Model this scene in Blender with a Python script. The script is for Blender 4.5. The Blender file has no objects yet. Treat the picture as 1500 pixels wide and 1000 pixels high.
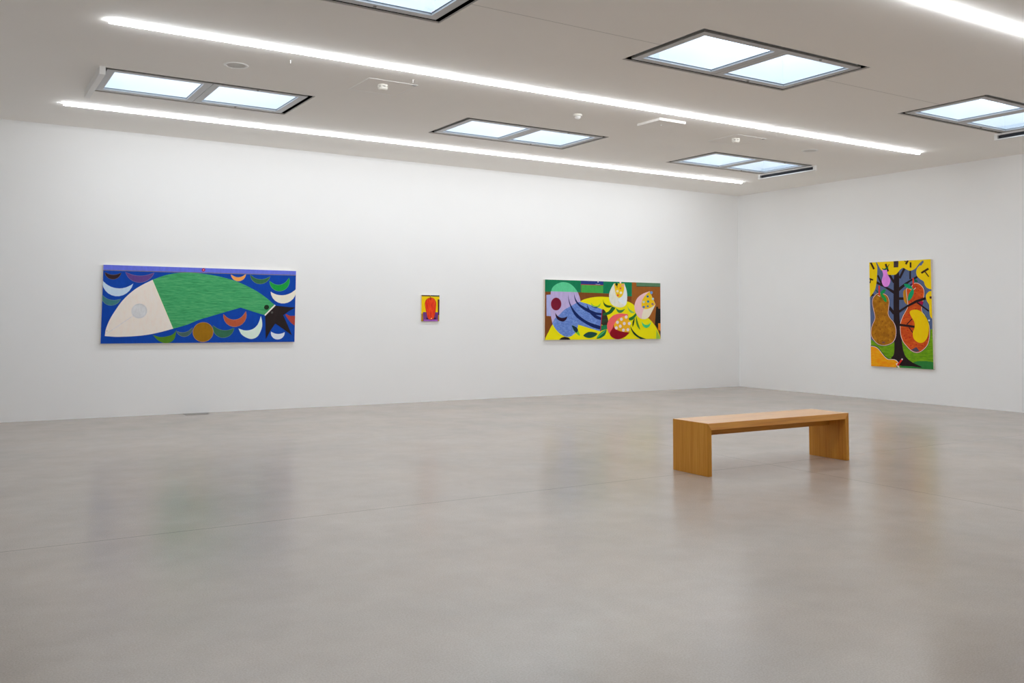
import bpy, bmesh, math, random
from mathutils import Vector, Matrix
random.seed(7)
SC = bpy.context.scene
COL = SC.collection

# ------------------------------------------------------------------ numbers of the room (metres)
XL, XR, YF, YB, H = -0.46, 13.405, -0.80, 13.004, 3.802   # left, right, front, back walls and ceiling height
ROOF0, ROOF1 = 4.00, 4.16

# ------------------------------------------------------------------ materials
def lin(c):
    c = c / 255.0
    return c / 12.92 if c <= 0.04045 else ((c + 0.055) / 1.055) ** 2.4

def new_mat(name):
    m = bpy.data.materials.new(name); m.use_nodes = True
    nt = m.node_tree; b = nt.nodes['Principled BSDF']
    return m, nt, b

def N(nt, kind, **kw):
    n = nt.nodes.new(kind)
    for k, v in kw.items():
        if k in n.inputs.keys(): n.inputs[k].default_value = v
        else: setattr(n, k, v)
    return n

def noisy(name, col, rough=0.6, amp=0.05, scale=(6, 6, 6), detail=3, spec=0.5, metal=0.0, bump=0.0):
    """plain colour with a faint procedural mottling"""
    m, nt, b = new_mat(name)
    tc = N(nt, 'ShaderNodeTexCoord'); mp = N(nt, 'ShaderNodeMapping'); mp.inputs['Scale'].default_value = scale
    nz = N(nt, 'ShaderNodeTexNoise', Scale=1.0, Detail=detail, Roughness=0.6)
    mr = N(nt, 'ShaderNodeMapRange'); mr.inputs['From Min'].default_value = 0.25; mr.inputs['From Max'].default_value = 0.75
    mr.inputs['To Min'].default_value = 1 - amp; mr.inputs['To Max'].default_value = 1 + amp
    mx = N(nt, 'ShaderNodeVectorMath', operation='SCALE'); mx.inputs[0].default_value = col[:3]
    L = nt.links.new
    L(tc.outputs['Object'], mp.inputs[0]); L(mp.outputs[0], nz.inputs['Vector']); L(nz.outputs['Fac'], mr.inputs['Value'])
    L(mr.outputs[0], mx.inputs['Scale']); L(mx.outputs[0], b.inputs['Base Color'])
    b.inputs['Roughness'].default_value = rough; b.inputs['Metallic'].default_value = metal
    b.inputs['Specular IOR Level'].default_value = spec
    if bump:
        bp = N(nt, 'ShaderNodeBump', Strength=bump, Distance=0.002)
        L(nz.outputs['Fac'], bp.inputs['Height']); L(bp.outputs[0], b.inputs['Normal'])
    return m

PK = 0.72      # daylight level the painted colours were read at
def paint_mat(key):
    streak = {'fishgreen': ((60, 146, 92), (46, 122, 74), (88, 164, 108), (8, 8, 70)),
              'dapple': ((92, 120, 186), (78, 106, 172), (126, 156, 206), (28, 10, 60)),
              'gourdred': ((208, 50, 26), (170, 36, 28), (226, 90, 30), (60, 10, 9)),
              'gourdochre': ((150, 96, 14), (120, 74, 14), (176, 120, 24), (40, 10, 12)),
              'gourdorange': ((182, 70, 22), (160, 50, 20), (196, 88, 30), (30, 10, 30)),
              'grass': ((96, 142, 16), (74, 118, 20), (128, 164, 30), (10, 10, 60)),
              'orangeb': ((226, 146, 12), (214, 116, 14), (236, 170, 30), (14, 10, 40))}
    if isinstance(key, str):
        a, d, l, sc = streak[key]
    else:
        a = key; d = tuple(k * 0.95 for k in key); l = tuple(min(255, k * 1.04 + 2) for k in key); sc = (22, 22, 9)
    m, nt, b = new_mat('paint_' + (key if isinstance(key, str) else '%02x%02x%02x' % key))
    tc = N(nt, 'ShaderNodeTexCoord'); mp = N(nt, 'ShaderNodeMapping'); mp.inputs['Scale'].default_value = sc
    nz = N(nt, 'ShaderNodeTexNoise', Scale=1.0, Detail=4.0, Roughness=0.65)
    rp = N(nt, 'ShaderNodeValToRGB'); e = rp.color_ramp.elements
    f = lambda c: tuple(0.5 * lin(k) / PK * min(1.0, 0.95 * PK / max(lin(max(c)), 1e-4)) + 0.5 * min(0.95, lin(k) / PK) for k in c) + (1,)
    e[0].position = 0.28; e[0].color = f(d); e[1].position = 0.74; e[1].color = f(l)
    q = e.new(0.5); q.color = f(a)
    L = nt.links.new
    L(tc.outputs['Object'], mp.inputs[0]); L(mp.outputs[0], nz.inputs['Vector']); L(nz.outputs['Fac'], rp.inputs[0]); L(rp.outputs[0], b.inputs['Base Color'])
    b.inputs['Roughness'].default_value = 0.62; b.inputs['Specular IOR Level'].default_value = 0.12
    return m

WALL = noisy('wall_paint', (0.935, 0.938, 0.938), 0.75, 0.008, (1.2, 1.2, 1.2), spec=0.25)
WALL_GREY = noisy('wall_grey_low_bounce', (0.62, 0.62, 0.625), 0.75, 0.012, (1.2, 1.2, 1.2), spec=0.25)  # unseen left wall, greyed to cut the light bounced from that side
GAP = noisy('void_shade_black', (0.012, 0.012, 0.012), 0.9, 0.05, spec=0.1)  # near-black faces put the shade of the ceiling void into colour
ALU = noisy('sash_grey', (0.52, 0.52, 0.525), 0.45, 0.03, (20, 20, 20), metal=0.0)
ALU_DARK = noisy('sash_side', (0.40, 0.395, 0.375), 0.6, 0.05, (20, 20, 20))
SPACER = noisy('glazing_gasket', (0.03, 0.06, 0.09), 0.4, 0.05)
SHAFT = noisy('shaft_paint', (0.86, 0.88, 0.90), 0.7, 0.02, (2, 2, 2))
REVEAL = noisy('reveal_plaster', (0.90, 0.865, 0.83), 0.8, 0.04)
WHITE = noisy('white_enamel', (0.84, 0.83, 0.81), 0.45, 0.02)
CREAM = noisy('detector_plastic', (0.86, 0.83, 0.76), 0.4, 0.02)
SLOT = noisy('slot_dark', (0.035, 0.038, 0.048), 0.6, 0.1, (5, 60, 200))
GRILLE = noisy('speaker_grille', (0.66, 0.65, 0.63), 0.7, 0.12, (300, 300, 300), detail=0)
STEEL = noisy('latch_steel', (0.22, 0.21, 0.20), 0.35, 0.05, metal=0.6)
CANVAS = noisy('raw_canvas_edge', (0.80, 0.73, 0.64), 0.85, 0.05, (40, 40, 40), spec=0.2)
COVER = noisy('floor_box_plate', (0.30, 0.28, 0.255), 0.45, 0.08, (14, 14, 14))

def ceiling_mat():
    m, nt, b = new_mat('ceiling_plaster'); L = nt.links.new
    tc = N(nt, 'ShaderNodeTexCoord'); sx = N(nt, 'ShaderNodeSeparateXYZ'); L(tc.outputs['Object'], sx.inputs[0])
    nz = N(nt, 'ShaderNodeTexNoise', Scale=0.8, Detail=4.0); L(tc.outputs['Object'], nz.inputs['Vector'])
    mr = N(nt, 'ShaderNodeMapRange'); mr.inputs['To Min'].default_value = 0.97; mr.inputs['To Max'].default_value = 1.02; L(nz.outputs['Fac'], mr.inputs['Value'])
    # the board joint that runs between the skylights of the front row
    d = N(nt, 'ShaderNodeMath', operation='SUBTRACT'); d.inputs[1].default_value = 6.105; L(sx.outputs['Y'], d.inputs[0])
    a = N(nt, 'ShaderNodeMath', operation='ABSOLUTE'); L(d.outputs[0], a.inputs[0])
    lt = N(nt, 'ShaderNodeMath', operation='LESS_THAN'); lt.inputs[1].default_value = 0.0055; L(a.outputs[0], lt.inputs[0])
    k = N(nt, 'ShaderNodeMath', operation='MULTIPLY_ADD'); k.inputs[1].default_value = -0.30; k.inputs[2].default_value = 1.0; L(lt.outputs[0], k.inputs[0])
    mm = N(nt, 'ShaderNodeMath', operation='MULTIPLY'); L(k.outputs[0], mm.inputs[0]); L(mr.outputs[0], mm.inputs[1])
    s = N(nt, 'ShaderNodeVectorMath', operation='SCALE'); s.inputs[0].default_value = CEIL_RGB; L(mm.outputs[0], s.inputs['Scale'])
    L(s.outputs[0], b.inputs['Base Color']); b.inputs['Roughness'].default_value = 0.8; b.inputs['Specular IOR Level'].default_value = 0.2
    return m

def floor_mat():
    m, nt, b = new_mat('polished_concrete'); L = nt.links.new
    tc = N(nt, 'ShaderNodeTexCoord'); sx = N(nt, 'ShaderNodeSeparateXYZ'); L(tc.outputs['Object'], sx.inputs[0])
    def noise(scale, detail, lo, hi, fm=0.3, fM=0.7, rough=0.6):
        n = N(nt, 'ShaderNodeTexNoise', Scale=scale, Detail=detail, Roughness=rough); L(tc.outputs['Object'], n.inputs['Vector'])
        r = N(nt, 'ShaderNodeMapRange'); r.inputs['From Min'].default_value = fm; r.inputs['From Max'].default_value = fM
        r.inputs['To Min'].default_value = lo; r.inputs['To Max'].default_value = hi; L(n.outputs['Fac'], r.inputs['Value']); return r.outputs[0]
    cloud = noise(0.55, 5, 0.90, 1.08); fine = noise(5.0, 5, 0.965, 1.035); grit = noise(130, 2, 0.87, 1.13, 0.25, 0.75)
    tint = noise(0.8, 4, 0.0, 1.0)
    def joint(axis, pos):
        d = N(nt, 'ShaderNodeMath', operation='SUBTRACT'); d.inputs[1].default_value = pos; L(sx.outputs[axis], d.inputs[0])
        a = N(nt, 'ShaderNodeMath', operation='ABSOLUTE'); L(d.outputs[0], a.inputs[0])
        t = N(nt, 'ShaderNodeMath', operation='LESS_THAN'); t.inputs[1].default_value = 0.0035; L(a.outputs[0], t.inputs[0])
        k = N(nt, 'ShaderNodeMath', operation='MULTIPLY_ADD'); k.inputs[1].default_value = -0.48; k.inputs[2].default_value = 1.0; L(t.outputs[0], k.inputs[0]); return k.outputs[0]
    fs = [cloud, fine, grit, joint('Y', 5.985), joint('X', 6.53)]
    cur = fs[0]
    for o in fs[1:]:
        mu = N(nt, 'ShaderNodeMath', operation='MULTIPLY'); L(cur, mu.inputs[0]); L(o, mu.inputs[1]); cur = mu.outputs[0]
    mx = N(nt, 'ShaderNodeMix', data_type='RGBA'); L(tint, mx.inputs['Factor'])
    mx.inputs['A'].default_value = tuple(k * FLOOR_K for k in (0.432, 0.366, 0.312)) + (1,)
    mx.inputs['B'].default_value = tuple(k * FLOOR_K for k in (0.416, 0.370, 0.328)) + (1,)
    s = N(nt, 'ShaderNodeVectorMath', operation='SCALE'); L(mx.outputs['Result'], s.inputs[0]); L(cur, s.inputs['Scale'])
    L(s.outputs[0], b.inputs['Base Color'])
    rr = noise(1.1, 4, FLOOR_R - 0.025, FLOOR_R + 0.03); L(rr, b.inputs['Roughness'])
    b.inputs['IOR'].default_value = 1.5; b.inputs['Specular IOR Level'].default_value = FLOOR_S
    return m

def oak(name, axis, k=1.0, coat=0.8):
    m, nt, b = new_mat(name); L = nt.links.new
    tc = N(nt, 'ShaderNodeTexCoord'); mp = N(nt, 'ShaderNodeMapping')
    mp.inputs['Scale'].default_value = tuple(2.2 if i == axis else 70 for i in range(3))
    n1 = N(nt, 'ShaderNodeTexNoise', Scale=1.0, Detail=5.0, Roughness=0.6)
    L(tc.outputs['Object'], mp.inputs[0]); L(mp.outputs[0], n1.inputs['Vector'])
    mp2 = N(nt, 'ShaderNodeMapping'); mp2.inputs['Scale'].default_value = tuple(0.9 if i == axis else 11 for i in range(3))
    n2 = N(nt, 'ShaderNodeTexNoise', Scale=1.0, Detail=3.0); L(tc.outputs['Object'], mp2.inputs[0]); L(mp2.outputs[0], n2.inputs['Vector'])
    ad = N(nt, 'ShaderNodeMix'); ad.inputs['Factor'].default_value = 0.42; L(n1.outputs['Fac'], ad.inputs[2]); L(n2.outputs['Fac'], ad.inputs[3])
    rp = N(nt, 'ShaderNodeValToRGB'); e = rp.color_ramp.elements
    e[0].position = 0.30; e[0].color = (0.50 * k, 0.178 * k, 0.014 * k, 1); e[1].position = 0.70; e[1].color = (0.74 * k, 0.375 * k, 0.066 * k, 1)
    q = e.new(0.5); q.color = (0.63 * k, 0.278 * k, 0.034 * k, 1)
    L(ad.outputs[0], rp.inputs[0]); L(rp.outputs[0], b.inputs['Base Color'])
    b.inputs['Roughness'].default_value = 0.40; b.inputs['Specular IOR Level'].default_value = 0.5
    b.inputs['Coat Weight'].default_value = coat; b.inputs['Specular IOR Level'].default_value = 0.25 + 0.3 * coat; b.inputs['Coat Roughness'].default_value = 0.30
    return m

def glass_mat():
    m = bpy.data.materials.new('skylight_glass'); m.use_nodes = True; nt = m.node_tree; nt.nodes.clear(); L = nt.links.new
    o = N(nt, 'ShaderNodeOutputMaterial'); mx = N(nt, 'ShaderNodeMixShader')
    t = N(nt, 'ShaderNodeBsdfTransparent'); t.inputs['Color'].default_value = (0.93, 0.955, 0.985, 1)
    g = N(nt, 'ShaderNodeBsdfGlossy'); g.inputs['Roughness'].default_value = 0.03
    fr = N(nt, 'ShaderNodeFresnel', IOR=1.45)
    ge = N(nt, 'ShaderNodeNewGeometry'); k = N(nt, 'ShaderNodeMath', operation='SUBTRACT'); k.inputs[0].default_value = 1.0; L(ge.outputs['Backfacing'], k.inputs[1])
    q = N(nt, 'ShaderNodeMath', operation='MULTIPLY'); L(fr.outputs[0], q.inputs[0]); L(k.outputs[0], q.inputs[1])
    L(q.outputs[0], mx.inputs['Fac']); L(t.outputs[0], mx.inputs[1]); L(g.outputs[0], mx.inputs[2]); L(mx.outputs[0], o.inputs[0])
    return m

def emit_mat(name, col, s):
    m = bpy.data.materials.new(name); m.use_nodes = True; nt = m.node_tree; nt.nodes.clear()
    o = N(nt, 'ShaderNodeOutputMaterial'); e = N(nt, 'ShaderNodeEmission', Strength=s); e.inputs['Color'].default_value = col + (1,)
    nt.links.new(e.outputs[0], o.inputs[0]); m.cycles.emission_sampling = 'FRONT'; return m

# light levels
STRIP = 37.0; SKY = 3.5
CEIL_RGB = (0.92, 0.895, 0.858)
FLOOR_K, FLOOR_R, FLOOR_S = 1.035, 0.235, 0.5
EXPO = 0.08
PAINT={
'fish':((1.7099, 0.966, 4.3117, 2.0013),[
((10, 60, 150),"2602,1035 2602,0 0,0 0,1035"),
((92, 103, 200),"2602,1035 2602,971 0,962 0,1035"),
((120, 110, 100),"0,968 2602,977 2602,968 0,959"),
((150, 35, 60),"1306,1009 1305,1001 1301,995 1296,989 1289,985 1282,984 1275,985 1268,988 1263,993 1260,1000 1259,1007 1260,1015 1263,1022 1268,1027 1275,1031 1282,1032 1289,1031 1296,1028 1301,1023 1305,1016"),
((210, 150, 170),"1290,1008 1290,1006 1289,1004 1287,1002 1285,1000 1282,1000 1280,1000 1278,1001 1276,1003 1275,1005 1274,1008 1275,1010 1276,1013 1278,1014 1280,1016 1282,1016 1285,1016 1287,1015 1289,1013 1290,1011"),
((87, 78, 80),"18,938 24,909 36,887 52,869 71,854 94,846 117,842 141,845 164,854 185,867 203,886 216,908 224,937 201,930 186,922 170,916 153,912 136,909 120,908 103,909 86,912 70,917 55,923 40,931"),
((46, 30, 34),"23,935 29,912 40,891 55,873 74,860 95,852 118,849 140,851 162,859 182,872 198,890 211,911 219,934 204,924 188,916 171,910 154,906 137,903 119,902 102,903 85,906 68,911 52,917 37,925"),
((112, 96, 133),"271,947 288,905 311,872 340,846 374,826 410,814 449,809 488,814 526,826 562,846 593,873 618,906 637,949 601,937 572,925 542,916 512,909 482,905 452,904 421,905 391,909 362,915 333,924 306,935"),
((88, 60, 122),"276,944 292,908 315,877 343,851 376,832 412,820 449,816 487,820 524,832 558,851 588,878 613,910 632,946 603,931 574,919 544,910 513,903 482,899 451,897 421,899 390,902 360,909 331,918 303,930"),
((188, 208, 238),"0,768 10,736 36,693 71,659 113,636 159,624 207,625 254,639 296,665 332,701 358,746 374,796 344,773 311,755 278,741 242,732 207,728 171,730 136,736 102,747 71,763 41,783 15,807 0,825"),
((94, 127, 129),"0,570 8,554 28,530 52,512 80,501 109,498 139,502 167,513 193,531 213,555 228,588 201,583 180,578 160,574 139,573 118,575 98,578 78,585 59,593 41,604 24,617 9,632 0,639"),
((58, 112, 115),"0,582 12,558 31,535 55,518 81,507 109,504 138,507 165,518 189,536 208,559 223,586 202,578 181,572 160,568 139,567 117,568 96,572 76,579 56,588 38,599 21,613 5,628 0,634"),
((196, 150, 105),"1660,955 1666,926 1679,904 1696,885 1718,872 1742,864 1767,862 1793,866 1817,877 1838,892 1855,913 1867,936 1872,967 1849,954 1834,943 1818,934 1801,927 1784,923 1766,920 1749,921 1731,923 1714,929 1698,936 1683,945"),
((228, 150, 75),"1666,952 1672,929 1684,908 1700,890 1720,878 1743,870 1767,869 1791,873 1814,882 1834,897 1850,916 1861,938 1866,962 1853,949 1838,937 1821,928 1803,921 1785,916 1766,914 1748,914 1729,917 1712,922 1695,930 1680,940"),
((88, 118, 97),"1930,962 1936,925 1951,894 1972,869 1999,849 2030,835 2064,829 2098,831 2132,840 2163,857 2189,880 2209,908 2223,946 2192,932 2169,920 2145,911 2121,904 2096,901 2070,901 2046,904 2021,910 1998,919 1977,931 1957,946"),
((48, 98, 62),"1935,958 1942,927 1956,898 1977,874 2003,854 2032,841 2065,836 2097,837 2129,847 2159,862 2184,885 2204,912 2217,942 2195,927 2172,914 2147,904 2122,898 2096,894 2070,894 2044,897 2019,904 1995,913 1973,926 1953,941"),
((73, 144, 94),"2211,881 2215,835 2233,796 2261,765 2298,742 2340,732 2384,733 2426,747 2463,772 2490,806 2507,847 2512,890 2501,935 2478,907 2462,885 2442,865 2420,849 2395,838 2368,830 2341,828 2313,830 2287,837 2263,848 2241,863"),
((22, 140, 58),"2217,877 2222,837 2239,800 2266,770 2301,749 2341,738 2383,740 2423,753 2458,777 2484,810 2501,848 2505,889 2497,930 2484,904 2467,880 2447,860 2423,844 2397,831 2369,824 2340,821 2312,823 2285,830 2259,842 2236,858"),
((250, 238, 208),"2232,726 2241,678 2264,634 2297,598 2340,572 2388,558 2439,558 2488,570 2533,595 2570,630 2596,674 2602,696 2602,766 2583,748 2556,727 2526,709 2494,695 2460,684 2426,678 2392,676 2357,678 2323,684 2291,694 2260,709"),
((156, 105, 88),"1570,399 1571,347 1588,302 1617,263 1657,235 1703,219 1752,218 1799,232 1840,258 1872,296 1891,342 1896,391 1885,442 1863,409 1845,383 1824,360 1798,342 1769,329 1739,322 1707,321 1677,326 1648,336 1621,353 1598,374"),
((160, 76, 48),"1575,395 1577,349 1594,305 1622,268 1660,241 1704,226 1751,225 1796,238 1836,263 1866,300 1885,343 1890,390 1881,437 1869,406 1851,379 1828,355 1801,336 1771,323 1739,315 1707,314 1675,319 1645,331 1617,347 1594,369"),
((204, 226, 208),"1784,197 1794,178 1803,158 1813,138 1824,120 1840,104 1860,89 1884,74 1910,62 1936,52 1960,47 1981,47 2003,51 2023,58 2041,68 2058,82 2073,100 2086,123 2098,148 2108,174 2115,197 2120,217 2122,236 2122,255 2121,273 2119,291 2117,308 2113,325 2109,341 2104,358 2100,374 2092,350 2085,324 2077,299 2068,276 2058,255 2046,237 2032,222 2018,208 2002,196 1985,186 1966,179 1945,173 1923,169 1902,168 1881,168 1861,171 1842,176 1822,183 1803,190"),
((150, 58, 50),"2458,398 2465,402 2484,395 2507,385 2529,377 2552,377 2578,379 2601,378 2602,377 2602,238 2601,238 2578,251 2552,271 2529,292 2507,318 2484,350 2465,379"),
((215, 226, 248),"2251,152 2250,124 2257,97 2272,73 2293,54 2319,41 2347,36 2375,39 2402,49 2425,66 2442,89 2451,115 2453,143 2438,135 2421,127 2404,122 2386,118 2368,116 2350,116 2332,118 2315,121 2298,127 2281,134 2265,142"),
((72, 118, 30),"639,113 655,96 671,78 687,60 703,44 721,30 740,19 761,10 782,2 795,0 837,0 845,1 866,8 886,18 904,32 919,49 929,70 936,96 940,124 944,154 949,181 942,170 934,159 927,148 918,137 909,128 900,120 891,114 880,108 868,103 853,98 833,94 811,89 787,85 762,83 740,83 719,86 699,92 679,99 659,107"),
((97, 112, 110),"946,160 958,131 976,111 998,96 1022,86 1049,82 1075,85 1100,94 1122,110 1140,130 1153,154 1160,180 1159,212 1139,196 1125,183 1111,171 1095,161 1078,154 1060,148 1042,145 1024,144 1006,146 988,149 971,155"),
((62, 88, 84),"951,158 963,135 980,116 1000,101 1024,92 1049,89 1073,91 1097,100 1118,115 1135,134 1147,156 1154,181 1155,207 1143,192 1129,178 1114,166 1098,156 1080,148 1062,142 1043,139 1024,138 1005,139 986,143 968,149"),
((88, 118, 103),"1430,242 1428,198 1438,159 1457,124 1485,96 1520,75 1558,65 1598,65 1637,76 1672,96 1700,125 1719,161 1728,204 1697,194 1673,184 1648,178 1623,173 1597,172 1572,174 1547,179 1523,186 1500,197 1478,209 1457,225"),
((48, 98, 72),"1434,238 1434,199 1444,162 1463,128 1489,101 1522,81 1559,71 1597,71 1634,82 1668,101 1695,129 1713,163 1723,201 1699,188 1675,178 1650,171 1624,167 1597,166 1571,168 1545,173 1521,180 1497,191 1474,204 1453,220"),
((165, 120, 70),"1440,146 1438,119 1430,93 1417,70 1399,49 1378,32 1353,19 1327,12 1300,9 1273,12 1247,20 1223,33 1202,50 1184,71 1172,95 1164,120 1161,147 1164,174 1172,199 1184,223 1202,244 1223,261 1247,273 1273,281 1300,284 1327,281 1353,274 1378,261 1399,244 1417,223 1430,199 1438,173"),
((136, 96, 14),"1433,146 1431,121 1423,96 1411,74 1394,54 1374,38 1351,26 1326,19 1300,16 1274,19 1249,27 1226,39 1206,55 1190,75 1178,97 1170,122 1168,147 1170,172 1178,197 1190,219 1206,239 1226,255 1249,267 1274,274 1300,277 1326,274 1351,267 1374,255 1394,239 1411,219 1423,196 1431,172"),
((232, 214, 204),"47,99 49,118 51,137 52,156 55,176 60,198 66,221 74,246 83,272 93,297 104,322 115,346 126,368 139,391 152,414 166,438 180,462 195,488 211,513 228,539 246,564 266,588 287,613 309,637 332,660 354,681 375,700 395,717 416,733 438,749 463,765 490,782 520,800 551,817 582,834 613,851 900,193 868,184 837,175 806,166 773,157 740,148 704,140 667,131 629,123 591,116 554,110 517,105 481,101 444,98 408,95 372,93 335,91 298,90 261,89 226,88 192,88 161,89 132,91 104,94 76,96"),
('fishgreen',"613,851 638,863 663,874 687,885 713,896 740,906 768,916 798,925 829,933 860,940 890,947 921,952 951,956 982,959 1012,962 1043,964 1074,965 1104,965 1134,964 1166,963 1198,961 1232,958 1267,955 1303,951 1339,947 1375,942 1411,937 1446,932 1482,926 1518,919 1554,912 1591,903 1628,894 1665,884 1701,873 1737,862 1771,849 1805,836 1838,822 1870,808 1902,794 1932,779 1962,764 1991,749 2020,734 2048,718 2074,702 2100,685 2125,668 2149,651 2174,633 2199,614 2224,594 2248,574 2273,554 2298,534 2157,385 2027,422 1809,490 1770,478 1731,467 1693,456 1654,444 1615,432 1575,420 1534,407 1493,394 1453,382 1415,370 1377,358 1341,347 1305,337 1271,326 1237,314 1205,301 1175,287 1145,274 1114,260 1082,247 1047,236 1011,225 974,214 936,204 900,193"),
((240, 228, 215),"2294,540 2311,526 2166,371 2149,389"),
((235, 220, 190),"610,850 896,192 903,195 617,853"),
((25, 40, 25),"2215,499 2213,488 2208,478 2200,470 2190,465 2178,463 2167,465 2157,470 2149,477 2144,487 2142,498 2144,509 2149,519 2157,527 2167,532 2178,534 2190,533 2200,528 2208,520 2213,510"),
((36, 28, 28),"2309,525 2453,510 2602,500 2602,499 2508,447 2425,387 2497,239 2562,94 2432,186 2311,266 2249,176 2178,41 2170,218 2161,375"),
((75, 72, 70),"2276,426 2276,421 2273,416 2269,412 2265,410 2259,409 2254,410 2249,412 2246,416 2243,421 2242,426 2243,431 2246,436 2249,439 2254,442 2259,443 2265,442 2269,440 2273,436 2276,431"),
((205, 200, 200),"391,376 52,122 57,114 396,368"),
((190, 190, 192),"560,432 558,412 552,394 543,376 531,361 516,349 498,340 480,334 461,332 442,334 423,339 406,348 391,360 379,375 370,392 365,411 363,430 365,449 370,468 379,485 391,500 406,513 423,522 442,528 461,530 480,528 498,523 516,514 531,502 543,487 552,470 558,451"),
((197, 197, 198),"541,432 540,416 535,400 528,386 518,374 505,363 491,356 476,351 461,349 445,351 430,355 416,363 404,373 394,385 387,399 382,414 381,430 382,446 387,461 394,476 404,488 416,498 430,506 445,511 461,513 476,511 491,507 505,499 518,489 528,477 535,463 540,448"),
((190, 180, 170),"79,165 79,162 77,160 75,158 73,156 70,156 67,156 65,158 63,160 62,163 61,165 62,168 63,171 65,173 67,175 70,175 73,175 75,173 77,171 79,168"),
]),
'gourd':((6.3658, 1.2717, 6.6851, 1.6864),[
((240, 192, 10),"319,415 319,0 0,0 0,415"),
((72, 45, 28),"151,415 151,395 0,395 0,415"),
((60, 66, 58),"319,415 319,394 158,394 158,415"),
((70, 38, 38),"287,350 319,350 319,96 292,96"),
((98, 52, 112),"27,145 296,143 295,0 27,0"),
((160, 116, 34),"0,121 30,121 35,0 0,0"),
((160, 120, 50),"296,103 319,102 319,0 292,0"),
((138, 78, 160),"48,27 292,31 292,0 48,0"),
((34, 24, 58),"88,57 263,58 259,30 92,29"),
((120, 40, 20),"157,378 169,379 180,378 190,375 201,371 211,366 221,359 231,350 239,340 246,329 252,316 257,302 260,286 261,268 261,248 259,227 257,207 255,187 252,167 249,147 246,128 243,110 240,93 236,76 231,62 225,51 218,41 209,33 199,28 186,24 172,22 157,22 144,25 133,29 124,36 116,45 109,57 103,70 99,87 95,104 91,122 85,143 79,165 74,187 69,207 65,225 61,241 59,257 58,273 60,289 63,304 68,318 73,330 80,340 89,349 98,355 108,361 119,367 132,372 145,376"),
('gourdred',"158,374 169,374 179,373 189,371 198,367 208,362 218,355 227,347 235,338 241,327 247,315 252,301 255,286 256,268 256,248 254,227 252,207 250,187 247,167 244,148 241,129 238,111 235,94 231,78 226,64 220,53 214,44 206,37 197,32 185,28 172,26 158,27 146,29 136,33 128,39 120,48 113,58 108,72 104,87 100,105 96,123 90,144 84,166 79,188 74,208 70,226 66,242 64,258 63,273 65,288 68,303 72,316 78,328 85,338 92,345 101,352 111,358 122,363 134,368 146,372"),
((95, 50, 25),"147,402 147,337 159,337 159,402"),
((240, 225, 150),"186,45 186,42 184,40 182,39 180,37 177,37 175,38 172,39 170,40 169,43 169,45 169,47 170,50 172,51 175,52 177,53 180,52 182,51 184,49 186,47"),
]),
'still':((8.7133, 0.9576, 11.3166, 1.9963),[
((112, 62, 26),"2603,1039 2603,0 0,0 0,1039"),
((140, 82, 32),"2603,1039 2603,0 1898,0 1910,1039"),
((16, 108, 72),"768,1039 765,831 0,827 0,1039"),
((16, 112, 76),"1921,1039 1918,779 1790,780 1791,822 1255,821 1258,1039"),
((32, 52, 118),"1264,1039 1263,965 763,974 764,1039"),
((150, 60, 50),"763,977 1263,975 1263,962 763,964"),
((58, 148, 66),"775,964 1259,962 1258,825 773,829"),
((225, 225, 235),"1156,1024 1155,1021 1153,1019 1150,1016 1147,1015 1143,1014 1139,1015 1136,1016 1133,1018 1132,1021 1131,1024 1132,1027 1134,1030 1136,1032 1140,1033 1143,1034 1147,1033 1151,1032 1153,1030 1155,1027"),
((170, 180, 220),"1088,981 1189,976 1190,983 1088,987"),
((82, 118, 88),"2603,1039 2603,973 2027,967 2023,1039"),
((50, 62, 48),"2027,971 2603,975 2603,967 2027,961"),
((245, 222, 10),"2,0 2,2 8,18 14,33 21,50 31,67 41,85 53,104 66,123 79,143 92,166 105,189 119,214 136,238 156,261 181,282 210,301 242,320 276,340 311,363 346,389 384,417 423,446 464,476 506,507 552,540 602,575 652,610 701,643 744,669 780,687 812,701 841,711 871,719 904,727 942,735 982,742 1023,748 1065,753 1106,757 1147,760 1187,761 1228,762 1269,761 1310,760 1350,759 1389,757 1429,754 1471,749 1517,743 1571,735 1631,724 1693,712 1751,700 1800,689 1837,680 1867,672 1892,663 1914,653 1938,641 1961,626 1983,609 2004,591 2024,571 2044,550 2061,528 2075,502 2089,477 2106,453 2128,434 2158,421 2193,412 2231,405 2268,396 2302,384 2331,368 2358,349 2384,329 2408,307 2432,283 2456,258 2480,231 2502,203 2523,174 2541,148 2556,122 2568,97 2579,73 2587,50 2595,29 2600,10 2602,0"),
((30, 30, 26),"2498,600 2544,598 2546,563 2603,561 2603,289 2543,290 2541,182 2465,266"),
((205, 125, 25),"2545,290 2603,289 2603,151 2550,173"),
((45, 40, 20),"2567,144 2603,136 2603,69"),
((140, 172, 62),"2501,173 2536,114 2584,37 2593,0 2491,0"),
((152, 158, 202),"28,773 123,781 123,407 34,413"),
((84, 184, 134),"123,828 129,842 133,856 138,871 144,885 153,898 163,910 175,922 189,933 204,944 220,954 238,963 257,972 277,980 298,987 317,993 334,997 351,1000 368,1002 385,1003 404,1002 424,1001 446,999 468,996 490,991 511,984 531,975 551,965 571,953 590,939 608,926 626,910 644,892 660,874 675,857 686,844 694,834 698,828 701,823 703,818 706,812 706,809 123,834"),
((170, 156, 196),"123,837 120,809 116,780 112,751 109,722 107,693 106,662 106,630 107,598 109,566 111,536 114,506 116,477 120,449 124,421 129,394 135,367 141,338 148,311 156,288 166,269 177,256 190,249 204,245 219,242 233,237 408,459 436,483 464,509 492,535 520,558 546,579 571,595 596,609 621,621 643,631 665,641 685,647 705,650 723,653 738,657 748,665 752,678 751,695 747,713 741,731 735,749 728,765 721,782 712,799 703,816 694,833"),
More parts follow.
